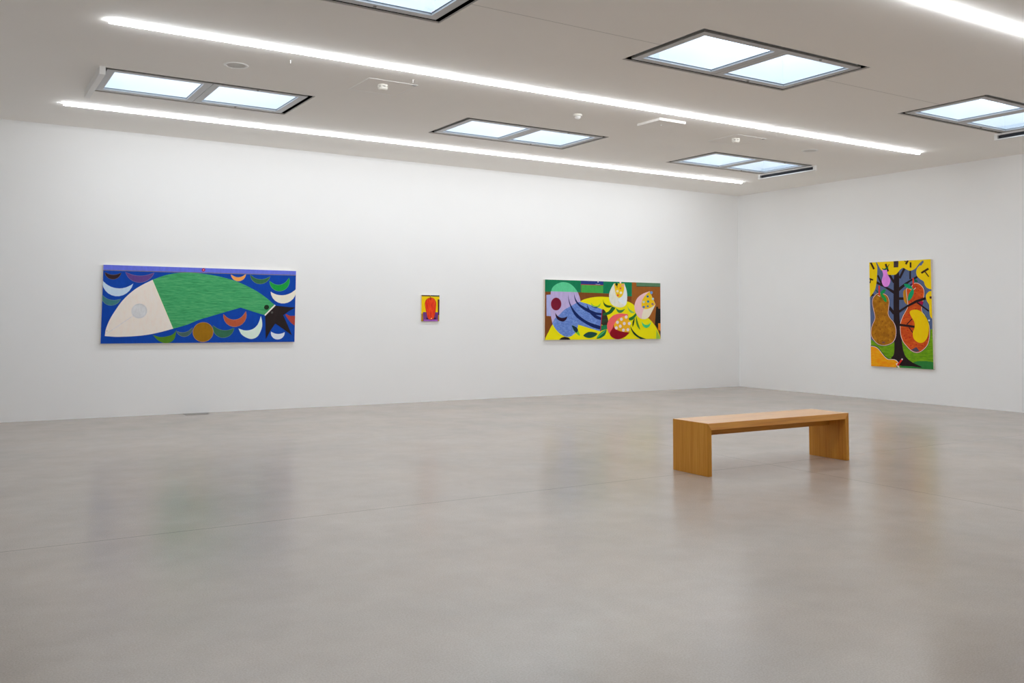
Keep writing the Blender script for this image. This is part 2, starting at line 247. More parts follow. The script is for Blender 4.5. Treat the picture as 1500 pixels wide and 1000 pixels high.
('dapple',"153,281 164,301 176,320 187,340 200,359 215,376 232,391 251,404 271,416 291,429 311,442 330,458 349,474 367,491 387,507 409,522 434,536 462,549 491,562 519,575 546,587 572,599 597,611 621,623 644,633 665,642 683,649 699,654 714,658 729,661 744,665 903,632 1230,538 1191,143 979,195 706,263 703,252 700,240 697,228 694,216 690,204 685,192 681,179 676,166 669,153 659,140 647,127 632,112 616,98 598,85 580,74 562,66 542,59 522,54 502,51 482,49 463,50 443,53 424,57 404,63 385,71 366,79 346,90 326,101 307,114 289,127 272,140 257,153 241,168 227,183 213,198 200,214 188,230 176,247 164,264"),
((108, 20, 42),"342,620 339,595 331,571 317,550 300,533 279,519 256,511 231,508 207,511 184,519 163,532 146,549 134,570 126,593 123,617 126,642 135,665 148,686 165,704 186,717 209,726 233,729 258,726 281,719 301,706 319,688 332,668 340,644"),
((38, 16, 38),"210,470 215,452 219,433 224,415 230,397 238,382 248,369 259,357 272,347 286,339 301,332 317,326 335,321 353,318 371,316 388,318 402,322 416,328 429,337 441,346 450,356 457,365 462,375 465,386 468,396 472,407 459,402 447,396 434,391 421,387 408,384 393,382 377,381 361,381 345,382 330,384 316,388 302,392 288,398 275,406 263,414 252,423 241,434 230,446 220,458"),
((18, 34, 86),"489,785 493,765 496,745 499,725 504,704 512,682 522,658 533,634 547,608 564,582 585,555 610,527 639,497 672,467 706,439 741,412 777,388 815,366 854,345 896,326 940,308 987,292 1038,278 1091,265 1145,252 1198,238 1187,175 1154,183 1121,189 1089,196 1055,205 1019,216 981,230 941,247 899,265 859,284 820,303 782,323 744,344 707,366 673,389 643,415 616,445 592,479 571,514 552,548 536,579 523,606 513,631 505,654 499,676 494,697 491,717 490,735 490,751 490,768"),
((18, 34, 86),"611,827 618,804 624,781 631,758 639,736 649,715 662,696 676,679 692,661 711,645 734,628 762,612 794,596 830,580 866,564 902,550 938,535 976,521 1013,508 1049,496 1083,486 1113,480 1141,476 1168,474 1194,472 1221,469 1216,430 1186,432 1156,432 1126,433 1095,436 1062,441 1027,449 991,458 954,470 917,483 882,498 846,515 809,534 774,555 741,576 713,596 691,616 672,636 657,656 644,677 634,699 625,723 620,748 617,775 615,801"),
((18, 34, 86),"897,625 906,609 914,592 923,575 933,559 946,542 961,525 977,508 996,491 1017,474 1042,459 1072,444 1106,431 1142,417 1180,404 1216,391 1209,342 1183,349 1157,354 1131,360 1106,368 1082,378 1058,391 1034,407 1011,424 990,441 971,458 956,475 942,491 930,508 920,525 912,542 906,558 903,575 901,592 899,609"),
((20, 36, 80),"983,604 992,599 1009,589 1031,579 1053,572 1082,572 1116,575 1145,579 1161,579 1156,575 1138,567 1115,560 1094,556 1075,557 1057,560 1039,566 1023,572 1008,580 994,591 985,600"),
((132, 180, 52),"978,655 991,644 1005,633 1018,621 1032,611 1048,604 1064,599 1082,596 1100,595 1118,597 1135,600 1150,607 1165,618 1179,630 1192,643 1207,655 1202,641 1197,628 1192,614 1187,602 1181,593 1177,585 1173,580 1169,577 1163,574 1155,573 1143,572 1130,573 1114,574 1099,576 1084,579 1069,580 1054,582 1039,584 1025,588 1013,594 1004,604 996,615 990,629 984,642"),
((48, 46, 36),"1242,534 1257,541 1275,532 1292,516 1307,499 1319,483 1328,463 1336,442 1344,423 1351,404 1358,386 1364,368 1367,349 1371,327 1375,302 1374,280 1362,264 1334,255 1293,251 1252,252 1223,261 1209,278 1204,302 1205,332 1208,365 1212,408 1220,458 1230,505"),
((26, 112, 70),"1206,248 1342,259 1349,186 1201,151"),
((40, 60, 40),"1244,357 1357,365 1363,333 1233,292"),
((142, 42, 62),"1226,541 1244,535 1205,138 1185,143"),
((100, 168, 44),"568,248 579,251 598,247 621,238 641,228 657,218 672,206 686,191 699,172 714,146 729,115 741,86 744,68 735,66 718,74 698,87 679,100 661,113 643,127 626,142 610,160 595,182 581,209 570,233"),
((24, 44, 60),"568,248 580,248 600,244 621,237 641,228 658,219 676,207 691,193 699,180 700,165 694,147 685,133 675,124 663,125 648,132 633,143 620,153 610,165 602,178 594,192 587,205 579,217 571,230 566,241"),
((28, 74, 50),"817,67 823,81 844,97 871,112 898,123 921,130 945,135 971,136 998,136 1032,132 1071,125 1105,116 1123,106 1122,93 1106,77 1083,62 1058,50 1031,40 1001,32 968,27 937,26 902,32 864,42 833,55"),
((30, 60, 70),"837,72 840,81 857,96 885,111 918,120 963,121 1021,117 1072,111 1099,106 1090,100 1058,94 1016,88 978,82 939,78 895,73 857,70"),
((24, 98, 58),"1108,17 1113,32 1131,57 1156,83 1180,105 1205,123 1233,138 1260,152 1283,162 1301,170 1316,176 1327,178 1333,173 1332,158 1326,135 1316,110 1303,88 1287,71 1267,56 1244,43 1220,32 1190,23 1154,15 1124,12"),
((70, 160, 90),"1114,22 1116,30 1133,50 1157,75 1184,97 1219,119 1264,143 1303,162 1324,170 1320,162 1300,143 1270,119 1241,97 1208,75 1168,50 1133,30"),
((36, 28, 26),"303,0 303,1 307,8 314,15 323,22 333,29 344,34 356,39 368,43 381,46 395,48 409,50 424,50 439,49 456,46 473,43 488,38 501,33 512,27 521,19 529,11 535,2 537,0"),
((42, 78, 26),"1248,715 1254,703 1258,690 1263,678 1270,666 1278,655 1289,645 1302,636 1316,627 1332,620 1350,614 1371,610 1394,607 1419,606 1445,605 1470,603 1458,597 1447,589 1436,582 1424,576 1411,572 1397,569 1380,568 1364,569 1348,571 1333,574 1319,580 1305,586 1293,595 1281,605 1272,618 1265,634 1260,653 1256,674 1252,695"),
((62, 124, 62),"1546,563 1561,555 1575,547 1590,539 1604,532 1619,527 1634,525 1648,525 1663,527 1678,529 1692,531 1707,534 1721,538 1734,543 1748,547 1762,552 1748,538 1734,524 1721,510 1706,498 1692,488 1676,482 1660,478 1643,476 1628,476 1614,478 1602,482 1592,488 1582,496 1574,505 1566,514 1561,523 1556,533 1553,543 1550,553"),
((120, 170, 90),"1809,607 1817,596 1825,584 1833,573 1842,562 1851,552 1862,543 1875,535 1888,527 1901,520 1915,513 1928,506 1942,500 1955,495 1969,489 1983,483 1967,481 1950,478 1934,475 1918,474 1904,476 1889,482 1876,490 1863,500 1851,511 1840,524 1832,538 1826,555 1820,572 1815,590"),
((30, 88, 42),"1457,592 1442,574 1428,555 1414,536 1398,519 1379,504 1358,493 1333,485 1307,477 1281,470 1256,463 1249,425 1271,428 1293,430 1315,432 1337,434 1358,439 1379,445 1399,451 1418,459 1437,469 1456,480 1473,495 1490,511 1507,530 1523,548 1540,566"),
((34, 102, 46),"2011,480 1996,468 1981,455 1967,442 1951,430 1935,420 1917,411 1899,403 1879,397 1860,390 1841,383 1844,337 1862,339 1880,340 1898,342 1916,346 1934,353 1952,365 1970,381 1989,398 2007,416 2025,434"),
((206, 205, 192),"1499,1006 1740,1011 1751,987 1762,962 1774,937 1784,913 1792,888 1797,863 1802,838 1805,813 1807,788 1807,764 1806,739 1804,714 1801,690 1796,667 1789,648 1780,632 1768,619 1755,608 1741,599 1725,591 1707,585 1686,580 1665,577 1642,576 1619,577 1595,579 1569,582 1542,588 1517,595 1495,604 1474,615 1456,627 1439,642 1424,659 1412,677 1403,697 1396,720 1391,744 1389,768 1389,791 1392,813 1397,834 1405,855 1415,876 1425,898 1438,919 1452,941 1468,963 1484,984"),
((214, 222, 226),"1740,1011 1751,987 1762,962 1774,937 1784,913 1792,888 1797,863 1802,838 1805,813 1807,788 1807,764 1806,739 1803,713 1799,688 1794,666 1789,648 1782,635 1775,627 1767,622 1758,617 1750,611 1732,620 1714,628 1696,636 1678,645 1662,655 1645,665 1626,676 1609,687 1598,699 1596,712 1606,724 1626,736 1652,749 1677,763 1695,779 1707,796 1717,815 1724,835 1730,856 1734,879 1738,903 1739,929 1739,957 1739,984"),
((242, 188, 24),"1505,1006 1736,1011 1736,990 1737,968 1738,947 1737,925 1735,904 1730,881 1723,857 1715,834 1706,813 1695,795 1683,781 1668,768 1652,758 1636,751 1621,748 1608,749 1594,754 1582,761 1570,772 1559,785 1550,802 1542,822 1535,845 1528,868 1523,891 1518,914 1514,937 1511,960 1508,983"),
((240, 160, 110),"1740,975 1738,966 1733,958 1725,952 1715,948 1704,946 1692,947 1683,951 1675,957 1670,965 1668,973 1670,982 1675,990 1683,996 1693,1001 1704,1002 1715,1001 1725,997 1733,991 1738,983"),
((235, 200, 200),"1671,1026 1670,1021 1667,1016 1662,1013 1656,1010 1650,1009 1643,1010 1637,1012 1633,1016 1630,1020 1629,1025 1630,1030 1633,1035 1637,1039 1663,1039 1667,1036 1670,1031"),
((200, 90, 70),"1674,919 1673,913 1669,908 1664,904 1658,901 1650,900 1643,901 1637,904 1632,907 1629,912 1628,918 1629,924 1632,929 1637,933 1644,936 1651,937 1658,936 1664,933 1669,930 1673,925"),
((245, 215, 180),"1610,868 1609,861 1604,855 1598,849 1590,846 1581,845 1572,846 1563,849 1557,854 1553,860 1552,867 1553,874 1557,881 1564,886 1572,890 1581,891 1590,890 1598,887 1605,882 1609,875"),
((248, 232, 200),"1690,842 1688,834 1684,828 1677,823 1669,819 1660,818 1651,819 1643,822 1636,827 1632,834 1631,841 1632,848 1637,854 1643,860 1651,863 1660,864 1670,863 1678,860 1684,855 1688,849"),
((200, 80, 50),"1614,794 1612,789 1609,783 1604,779 1597,777 1590,776 1583,777 1577,779 1572,783 1569,788 1568,793 1569,799 1572,804 1577,808 1584,811 1591,812 1598,811 1604,809 1609,805 1612,800"),
((30, 50, 24),"1593,991 1591,984 1587,977 1580,971 1571,968 1561,966 1551,967 1543,970 1536,976 1532,983 1530,990 1532,998 1536,1005 1543,1010 1552,1014 1562,1016 1571,1015 1580,1011 1587,1006 1591,999"),
((30, 40, 24),"1562,982 1566,933 1581,934 1577,983"),
((236, 184, 188),"2341,883 2481,638 2468,618 2455,599 2443,580 2429,559 2413,536 2396,510 2376,480 2356,450 2335,422 2313,401 2290,386 2267,375 2242,368 2218,364 2193,364 2166,367 2139,373 2112,382 2086,394 2063,409 2044,426 2027,447 2012,470 1999,494 1990,517 1982,539 1978,563 1975,586 1976,610 1980,633 1988,657 1998,682 2012,706 2028,729 2046,751 2067,770 2092,788 2119,804 2147,819 2177,833 2207,845 2240,855 2273,864 2307,873"),
((244, 224, 196),"2469,630 2458,610 2447,590 2436,570 2423,550 2409,528 2392,503 2374,475 2355,446 2334,421 2313,401 2289,387 2263,378 2237,372 2213,368 2193,366 2178,366 2167,369 2158,374 2150,379 2141,384 2145,401 2148,417 2151,434 2156,451 2161,468 2167,485 2173,503 2180,520 2190,536 2206,548 2228,556 2256,559 2288,561 2319,564 2348,570 2373,579 2398,591 2422,604 2445,617"),
((226, 182, 22),"2341,879 2476,638 2451,624 2425,608 2400,593 2374,580 2348,570 2319,562 2288,555 2258,551 2229,550 2206,552 2187,558 2170,567 2157,579 2147,594 2141,610 2140,629 2142,650 2147,674 2155,697 2164,719 2176,739 2190,759 2207,778 2224,795 2242,812 2260,827 2280,841 2300,854 2320,866"),
((95, 135, 190),"2415,857 2410,844 2397,833 2380,830 2362,833 2349,843 2345,856 2350,870 2363,880 2380,884 2398,880 2411,871"),
((40, 98, 140),"2318,785 2314,774 2303,766 2289,763 2275,765 2265,773 2261,784 2265,795 2275,803 2289,806 2304,804 2314,796"),
((170, 190, 188),"2444,743 2440,732 2430,724 2416,720 2401,723 2391,731 2387,742 2391,753 2402,761 2416,764 2430,762 2441,754"),
((180, 190, 170),"2225,683 2221,672 2210,664 2196,661 2182,663 2172,671 2168,682 2172,693 2183,701 2197,704 2211,701 2221,694"),
((40, 110, 140),"2332,691 2328,679 2316,670 2301,667 2286,670 2275,678 2271,690 2275,702 2286,711 2301,714 2317,711 2328,702"),
((150, 110, 108),"2437,646 2433,635 2422,627 2408,624 2393,627 2383,635 2379,646 2383,657 2394,665 2408,668 2423,665 2433,657"),
((90, 108, 150),"2226,589 2222,577 2210,568 2195,565 2180,568 2169,577 2165,588 2169,600 2180,609 2196,612 2211,609 2222,600"),
((80, 110, 138),"2318,603 2314,593 2304,585 2291,583 2278,585 2269,592 2265,603 2269,613 2278,620 2292,623 2305,620 2314,613"),
((238, 96, 96),"1829,433 1818,450 1790,458 1756,460 1723,462 1693,465 1661,466 1629,465 1597,461 1565,455 1532,447 1501,437 1472,423 1445,406 1419,385 1396,363 1378,341 1363,319 1353,296 1346,273 1342,251 1341,230 1343,209 1348,189 1355,170 1363,149 1372,129 1386,111 1406,101 1435,96 1471,97 1511,104 1552,120 1594,147 1639,184 1682,226 1721,267 1757,310 1792,357 1818,400"),
((126, 10, 26),"1491,267 1487,254 1484,241 1480,228 1476,215 1469,202 1460,189 1448,175 1436,162 1425,149 1417,137 1411,126 1406,116 1403,107 1403,98 1406,88 1412,76 1422,64 1435,51 1450,40 1467,30 1488,21 1511,13 1537,5 1565,1 1578,0 1601,0 1620,2 1650,7 1681,15 1711,25 1739,36 1765,49 1790,65 1814,83 1837,101 1861,118 1804,126 1745,135 1687,143 1635,152 1594,160 1564,168 1544,176 1531,184 1520,192 1511,202 1503,213 1498,226 1496,240 1494,254"),
((238, 168, 32),"1818,433 1825,413 1833,393 1840,373 1847,353 1853,333 1858,314 1862,294 1865,274 1868,254 1869,234 1868,212 1867,190 1864,168 1861,145 1859,123 1826,125 1793,127 1760,129 1728,131 1698,135 1670,140 1643,146 1618,153 1594,160 1573,169 1553,178 1533,188 1516,200 1504,212 1496,226 1496,243 1501,261 1511,280 1523,299 1537,317 1552,333 1569,349 1589,364 1612,378 1638,391 1669,401 1704,410 1742,417 1781,425"),
((226, 204, 208),"1813,403 1809,388 1796,377 1779,373 1762,377 1750,388 1746,403 1750,418 1763,428 1780,433 1797,429 1809,418"),
((226, 204, 208),"1703,361 1698,346 1686,335 1669,332 1652,335 1640,346 1636,361 1640,376 1653,387 1670,391 1687,387 1699,376"),
((226, 204, 208),"1612,305 1607,290 1595,279 1578,276 1562,279 1550,290 1545,305 1550,320 1562,331 1579,335 1596,331 1608,320"),
((226, 204, 208),"1770,284 1765,269 1752,258 1736,254 1719,258 1707,269 1702,284 1707,299 1719,309 1736,313 1753,309 1765,299"),
((226, 204, 208),"1886,284 1882,269 1869,258 1852,254 1835,258 1823,269 1818,284 1823,299 1836,309 1853,313 1870,309 1882,299"),
((226, 204, 208),"1676,234 1672,219 1659,209 1642,205 1626,209 1614,220 1609,234 1614,249 1626,260 1643,264 1660,260 1672,249"),
((226, 204, 208),"1586,205 1581,190 1569,179 1552,175 1536,179 1523,190 1519,205 1524,220 1536,231 1553,234 1569,230 1582,220"),
((226, 204, 208),"1749,165 1745,150 1732,139 1715,135 1698,139 1686,150 1682,165 1687,180 1699,191 1716,195 1733,190 1745,180"),
((226, 204, 208),"1853,171 1848,156 1836,145 1819,141 1802,145 1790,156 1785,171 1790,186 1803,197 1820,201 1836,197 1849,186"),
((16, 52, 32),"1875,237 1890,218 1904,199 1918,180 1934,161 1953,142 1975,123 1998,105 2024,86 2051,69 2081,53 2113,40 2148,29 2184,19 2221,9 2251,0 2115,0 2092,12 2060,27 2028,43 1999,59 1974,76 1953,93 1936,112 1922,132 1910,150 1900,167 1892,183 1887,197 1883,210 1879,224"),
((30, 56, 26),"1928,225 1925,236 1924,259 1925,285 1929,308 1939,332 1954,357 1969,377 1977,383 1979,370 1975,342 1970,310 1963,284 1955,263 1945,243 1935,229"),
((82, 122, 40),"2014,414 2019,408 2026,389 2035,363 2045,334 2062,294 2083,246 2101,201 2108,175 2099,174 2080,189 2057,212 2040,233 2029,252 2020,273 2013,294 2009,317 2007,344 2007,375 2010,401"),
((62, 182, 112),"2142,320 2155,309 2167,296 2180,284 2194,274 2209,267 2227,262 2246,260 2267,260 2287,262 2305,267 2320,274 2333,284 2346,296 2358,309 2371,320 2364,303 2358,284 2351,266 2343,250 2333,236 2320,225 2305,216 2289,209 2272,204 2256,203 2239,205 2222,209 2205,216 2189,226 2176,237 2166,250 2159,266 2153,284 2148,303"),
]),
'tree':((-9.9297, 0.5548, -8.7851, 2.3147),[
((78, 92, 126),"1145,1760 1145,0 0,0 0,1760"),
('grass',"0,451 105,392 434,430 572,494 908,580 1126,641 1145,641 1145,0 0,0"),
((42, 112, 52),"556,20 568,51 770,89 859,118 1012,131 1145,117 1145,0 551,0"),
((36, 24, 26),"479,1541 506,1586 541,1605 566,1584 572,1508 568,1393 564,1268 561,1135 558,993 558,872 561,790 566,729 571,670 576,609 580,550 586,488 593,417 603,341 615,278 630,233 647,199 670,169 701,142 738,117 781,94 848,67 920,41 951,24 912,21 831,27 747,33 671,31 592,29 522,38 463,67 414,108 385,143 387,164 410,179 430,201 439,227 445,259 449,313 450,396 448,501 447,618 448,752 449,898 451,1025 454,1118 457,1193 461,1270 464,1367 468,1467"),
((36, 24, 26),"125,1446 232,1387 465,1270 464,1212 291,1324 125,1396"),
((36, 24, 26),"143,1531 222,1378 254,1390 176,1543"),
((36, 24, 26),"368,1531 454,1394 490,1412 404,1548"),
((36, 24, 26),"560,1319 683,1397 896,1503 907,1469 762,1405 559,1256"),
((36, 24, 26),"594,1463 692,1626 656,1645 558,1480"),
((36, 24, 26),"760,1602 756,1451 787,1449 791,1600"),
((36, 24, 26),"555,1115 652,1114 652,1156 556,1158"),
((36, 24, 26),"342,980 440,872 483,903 386,1011"),
((36, 24, 26),"3,1172 81,1197 70,1224 0,1203 0,1179"),
((40, 80, 70),"108,1281 150,1238 170,1253 128,1295"),
((242, 194, 4),"131,1760 132,1757 135,1747 139,1736 142,1725 146,1714 150,1704 154,1693 157,1679 158,1662 158,1639 156,1613 154,1584 151,1555 148,1527 145,1499 142,1472 139,1444 136,1417 131,1392 126,1368 120,1345 114,1322 105,1300 94,1278 80,1256 62,1235 43,1213 24,1192 5,1170 0,1167 0,1760"),
((242, 194, 4),"148,1760 162,1734 178,1706 193,1678 208,1653 222,1633 235,1620 247,1611 258,1605 269,1600 281,1595 294,1588 309,1583 323,1577 335,1572 346,1566 351,1560 353,1554 354,1548 358,1542 369,1538 388,1535 414,1533 443,1532 469,1532 490,1534 504,1536 514,1540 521,1546 528,1552 537,1559 547,1569 557,1579 568,1591 578,1602 589,1612 599,1620 610,1628 620,1634 630,1639 640,1642 650,1642 659,1639 667,1635 676,1630 685,1625 695,1620 705,1614 715,1608 725,1602 736,1598 746,1594 757,1592 768,1590 779,1589 792,1590 806,1593 821,1597 836,1603 851,1610 864,1618 877,1628 888,1639 899,1652 910,1664 920,1676 931,1686 940,1696 950,1706 960,1715 970,1723 982,1731 994,1737 1006,1743 1019,1749 1031,1755 1031,1760"),
((242, 194, 4),"1025,1760 1020,1751 1015,1741 1009,1731 1003,1722 996,1713 989,1704 982,1696 973,1688 964,1679 954,1670 942,1660 930,1651 918,1641 909,1631 901,1620 895,1609 890,1597 886,1585 884,1572 883,1558 884,1544 887,1529 891,1515 896,1501 904,1489 915,1477 927,1465 939,1454 951,1445 963,1436 976,1430 989,1423 1001,1416 1010,1408 1017,1397 1021,1385 1023,1372 1027,1360 1032,1348 1038,1337 1045,1326 1053,1316 1062,1306 1074,1297 1090,1290 1107,1283 1127,1277 1145,1272 1145,1760"),
((78, 92, 126),"1001,1744 946,1678 972,1659 1027,1725"),
((242, 194, 4),"1145,1253 1139,1252 1126,1251 1113,1248 1101,1242 1088,1234 1076,1223 1064,1211 1055,1198 1048,1184 1045,1168 1045,1151 1047,1133 1051,1116 1056,1100 1062,1085 1071,1071 1081,1058 1090,1044 1096,1030 1099,1015 1100,1001 1099,985 1099,969 1099,951 1101,931 1102,908 1103,884 1106,862 1112,843 1121,828 1132,816 1145,805"),
((52, 34, 20),"13,1756 77,1635 110,1648 50,1760 24,1760"),
((52, 34, 20),"770,1728 769,1640 800,1639 801,1726"),
((52, 34, 20),"721,1760 683,1707 712,1690 755,1751 740,1760"),
((52, 34, 20),"983,1530 1112,1596 1094,1624 965,1557"),
((52, 34, 20),"1030,1561 1098,1475 1113,1485 1045,1571"),
((52, 34, 20),"0,1469 67,1447 76,1470 0,1496"),
((52, 34, 20),"13,1465 0,1421 0,1407 18,1403 34,1460"),
((52, 34, 20),"302,1718 348,1589 383,1598 338,1727"),
((52, 34, 20),"385,1715 330,1642 339,1636 395,1709"),
((52, 34, 20),"672,1746 712,1729 718,1742 679,1759"),
((58, 46, 50),"564,1760 558,1656 472,1655 475,1760"),
((70, 36, 24),"1108,1163 1145,1164 1145,1127 1112,1126"),
((206, 126, 206),"255,1622 271,1629 295,1632 320,1630 338,1624 346,1610 348,1589 349,1567 354,1546 363,1527 376,1508 389,1489 397,1472 401,1456 403,1440 402,1425 399,1410 393,1395 384,1379 374,1364 363,1353 353,1345 341,1339 329,1336 317,1335 304,1337 292,1340 280,1346 270,1355 260,1368 251,1385 244,1403 239,1420 239,1436 241,1451 245,1467 249,1482 254,1497 261,1512 266,1527 269,1543 266,1564 258,1586 253,1607"),
((20, 92, 50),"252,1658 257,1656 265,1650 275,1644 287,1641 303,1645 321,1652 339,1660 352,1664 361,1665 368,1665 371,1663 370,1658 364,1650 354,1639 341,1629 328,1622 314,1619 298,1620 282,1622 270,1626 261,1633 255,1643 252,1653"),
((50, 50, 70),"119,1224 130,1232 142,1238 155,1240 171,1241 192,1241 218,1240 245,1238 271,1233 293,1226 313,1217 333,1205 349,1189 362,1170 373,1149 380,1125 384,1099 384,1068 381,1035 376,1003 372,973 368,947 364,924 361,903 361,884 366,867 372,852 382,836 393,819 408,802 426,784 446,764 462,742 476,718 486,692 495,664 500,635 502,603 501,569 497,534 491,503 481,476 468,451 452,429 434,409 411,392 386,379 359,368 334,359 309,353 284,348 259,346 234,346 210,347 186,349 162,355 138,363 116,376 94,391 74,409 56,427 40,446 24,467 10,490 1,515 0,519 0,615 1,624 7,648 14,670 23,690 32,711 43,733 55,755 67,775 74,793 78,809 79,825 79,841 77,860 72,883 65,909 58,936 51,963 45,990 40,1017 35,1044 33,1070 35,1095 38,1118 45,1139 54,1160 68,1180 86,1198 103,1213"),
((225, 190, 190),"124,1219 135,1226 145,1231 156,1233 171,1234 192,1234 218,1233 244,1231 268,1226 289,1219 309,1210 327,1199 343,1185 355,1167 365,1147 372,1124 376,1098 376,1069 373,1036 368,1003 364,974 360,948 355,925 353,903 353,883 358,865 365,849 375,832 386,815 401,797 420,780 439,760 455,738 468,715 479,690 487,663 492,634 494,603 493,569 489,535 483,505 473,478 461,454 446,433 428,414 406,398 382,385 356,374 331,366 307,360 283,355 258,353 235,353 211,354 188,357 165,362 142,370 121,382 100,397 80,414 63,432 46,451 31,471 18,493 9,516 5,543 4,570 6,598 10,623 15,646 22,668 31,688 40,709 51,730 63,751 74,772 82,791 86,808 88,824 87,841 85,861 80,884 73,910 66,938 59,965 54,991 48,1018 44,1045 42,1070 43,1094 47,1116 53,1137 62,1157 75,1175 92,1193 109,1207"),
('gourdochre',"130,1213 140,1220 148,1224 158,1226 171,1227 192,1227 217,1226 243,1223 266,1219 286,1212 305,1204 322,1194 336,1180 348,1164 357,1144 364,1122 368,1098 368,1069 364,1037 359,1004 355,975 352,949 347,926 345,904 345,883 350,863 357,846 368,829 380,811 395,793 414,775 433,756 448,735 461,712 471,687 479,661 484,633 486,603 485,569 481,536 475,506 466,481 454,458 439,437 422,419 402,404 378,391 353,381 329,373 306,367 282,363 258,360 235,360 212,361 190,364 168,368 147,376 126,388 106,402 87,419 69,436 53,455 38,475 26,496 17,518 13,543 12,570 15,597 18,622 23,645 30,665 39,685 48,706 58,727 71,748 82,769 90,789 94,807 96,824 95,842 93,862 89,886 82,912 74,939 68,966 62,993 56,1019 52,1046 50,1070 52,1093 55,1115 61,1135 69,1154 82,1171 98,1188 115,1202"),
((110, 70, 60),"218,414 229,417 247,418 265,418 277,415 279,410 277,403 271,395 265,390 257,387 247,386 237,386 230,389 223,394 218,401 215,409"),
((192, 50, 34),"172,1362 171,1194 200,1193 202,1361"),
((240, 200, 170),"151,1195 198,1173 203,1182 156,1203"),
((22, 130, 66),"210,1245 219,1256 234,1269 251,1282 267,1290 282,1294 298,1294 310,1292 316,1286 312,1274 300,1257 285,1240 272,1228 261,1221 250,1218 240,1217 231,1218 222,1222 214,1228 209,1236"),
((22, 140, 60),"207,1234 215,1236 229,1231 245,1222 260,1211 276,1196 293,1177 308,1158 318,1140 324,1122 326,1103 324,1088 319,1080 309,1080 295,1087 279,1098 265,1109 253,1123 242,1139 233,1156 224,1172 217,1190 210,1209 206,1225"),
((66, 30, 74),"767,1365 780,1373 802,1380 824,1384 840,1383 846,1372 847,1354 844,1336 839,1323 831,1317 818,1314 805,1315 795,1319 784,1327 773,1340 766,1354"),
((24, 90, 60),"846,1453 858,1450 876,1441 894,1430 907,1421 911,1415 910,1409 906,1404 901,1401 892,1400 879,1400 866,1402 857,1407 850,1418 845,1432 843,1446"),
((172, 116, 20),"642,1251 652,1267 667,1281 682,1290 693,1291 700,1283 705,1267 708,1246 711,1225 713,1202 715,1176 716,1149 716,1124 716,1099 716,1072 714,1051 709,1038 699,1039 685,1048 671,1063 660,1079 652,1096 647,1117 644,1138 641,1160 639,1184 637,1208 638,1232"),
((40, 44, 60),"701,1312 729,1315 754,1306 775,1298 782,1297 783,1300 786,1316 790,1336 798,1355 810,1370 824,1382 840,1391 860,1396 882,1395 904,1390 927,1382 947,1372 966,1358 984,1342 1000,1324 1012,1305 1021,1285 1026,1265 1029,1243 1029,1218 1026,1190 1021,1159 1014,1127 1008,1097 1000,1068 990,1039 982,1012 977,989 975,970 975,955 977,941 981,927 988,915 997,902 1010,888 1023,870 1036,847 1051,821 1065,795 1077,769 1086,748 1094,727 1100,704 1105,677 1107,643 1108,605 1106,565 1103,527 1097,492 1089,457 1079,424 1067,394 1050,368 1031,346 1011,326 992,309 972,293 951,280 930,268 910,259 891,253 873,250 854,250 835,251 815,255 795,261 773,269 752,281 731,295 710,313 691,332 672,350 653,369 635,388 618,409 603,432 590,457 579,484 570,514 564,547 559,585 557,628 557,672 561,712 568,748 580,780 593,810 606,838 621,864 636,887 651,909 665,930 678,950 690,968 700,985 706,1005 708,1031 707,1062 704,1094 701,1123 698,1147 694,1170 690,1192 688,1214 687,1239 686,1265 688,1290"),
((232, 205, 190),"705,1307 728,1309 752,1301 773,1292 785,1291 789,1298 793,1314 797,1335 804,1352 815,1366 828,1377 843,1386 861,1390 881,1389 902,1385 924,1377 944,1367 962,1354 979,1338 994,1321 1006,1302 1014,1283 1020,1264 1022,1243 1022,1219 1020,1191 1015,1160 1008,1129 1001,1099 993,1069 984,1041 976,1014 971,990 969,971 968,954 971,939 975,925 982,911 992,899 1004,884 1017,867 1030,844 1045,819 1059,792 1071,767 1080,745 1088,725 1094,703 1098,677 1101,643 1101,605 1100,565 1096,528 1091,493 1083,458 1073,426 1061,397 1045,371 1026,349 1007,330 987,313 968,298 947,284 927,273 908,265 890,259 872,256 855,255 837,257 817,261 797,267 776,275 756,286 736,300 715,317 696,336 677,355 659,373 641,392 624,412 609,435 596,460 585,486 577,515 570,548 566,586 564,629 564,672 567,711 575,746 586,778 599,808 613,835 627,861 642,884 657,906 670,927 684,947 696,965 706,983 713,1004 715,1031 714,1062 710,1094 707,1123 704,1148 700,1170 697,1192 695,1214 693,1239 692,1265 694,1288"),
('gourdorange',"710,1301 726,1302 748,1293 771,1284 789,1284 798,1295 802,1313 805,1332 812,1348 822,1360 833,1371 847,1378 862,1382 880,1381 900,1377 920,1370 939,1360 956,1348 972,1333 987,1316 998,1299 1006,1281 1011,1263 1013,1242 1014,1219 1011,1192 1006,1162 1000,1130 993,1100 985,1072 976,1043 967,1016 962,991 960,971 960,954 962,938 967,922 975,907 985,894 997,880 1010,862 1023,840 1037,815 1051,789 1063,764 1072,743 1080,723 1085,702 1090,676 1092,642 1093,604 1091,565 1088,528 1082,494 1075,460 1065,428 1053,400 1038,375 1020,354 1001,336 982,319 962,304 943,291 923,280 905,272 888,267 872,264 856,263 839,265 820,268 801,274 781,282 761,292 742,306 722,323 702,341 684,360 666,378 648,397 631,417 617,439 605,463 594,489 586,517 579,549 575,587 573,629 573,672 576,710 584,744 595,776 608,805 621,832 635,857 650,880 665,902 678,923 691,943 704,961 715,980 722,1003 724,1031 723,1063 719,1095 716,1124 713,1149 709,1172 706,1193 704,1215 702,1239 701,1264 703,1286"),
((70, 62, 82),"756,298 856,348 910,283 839,268"),
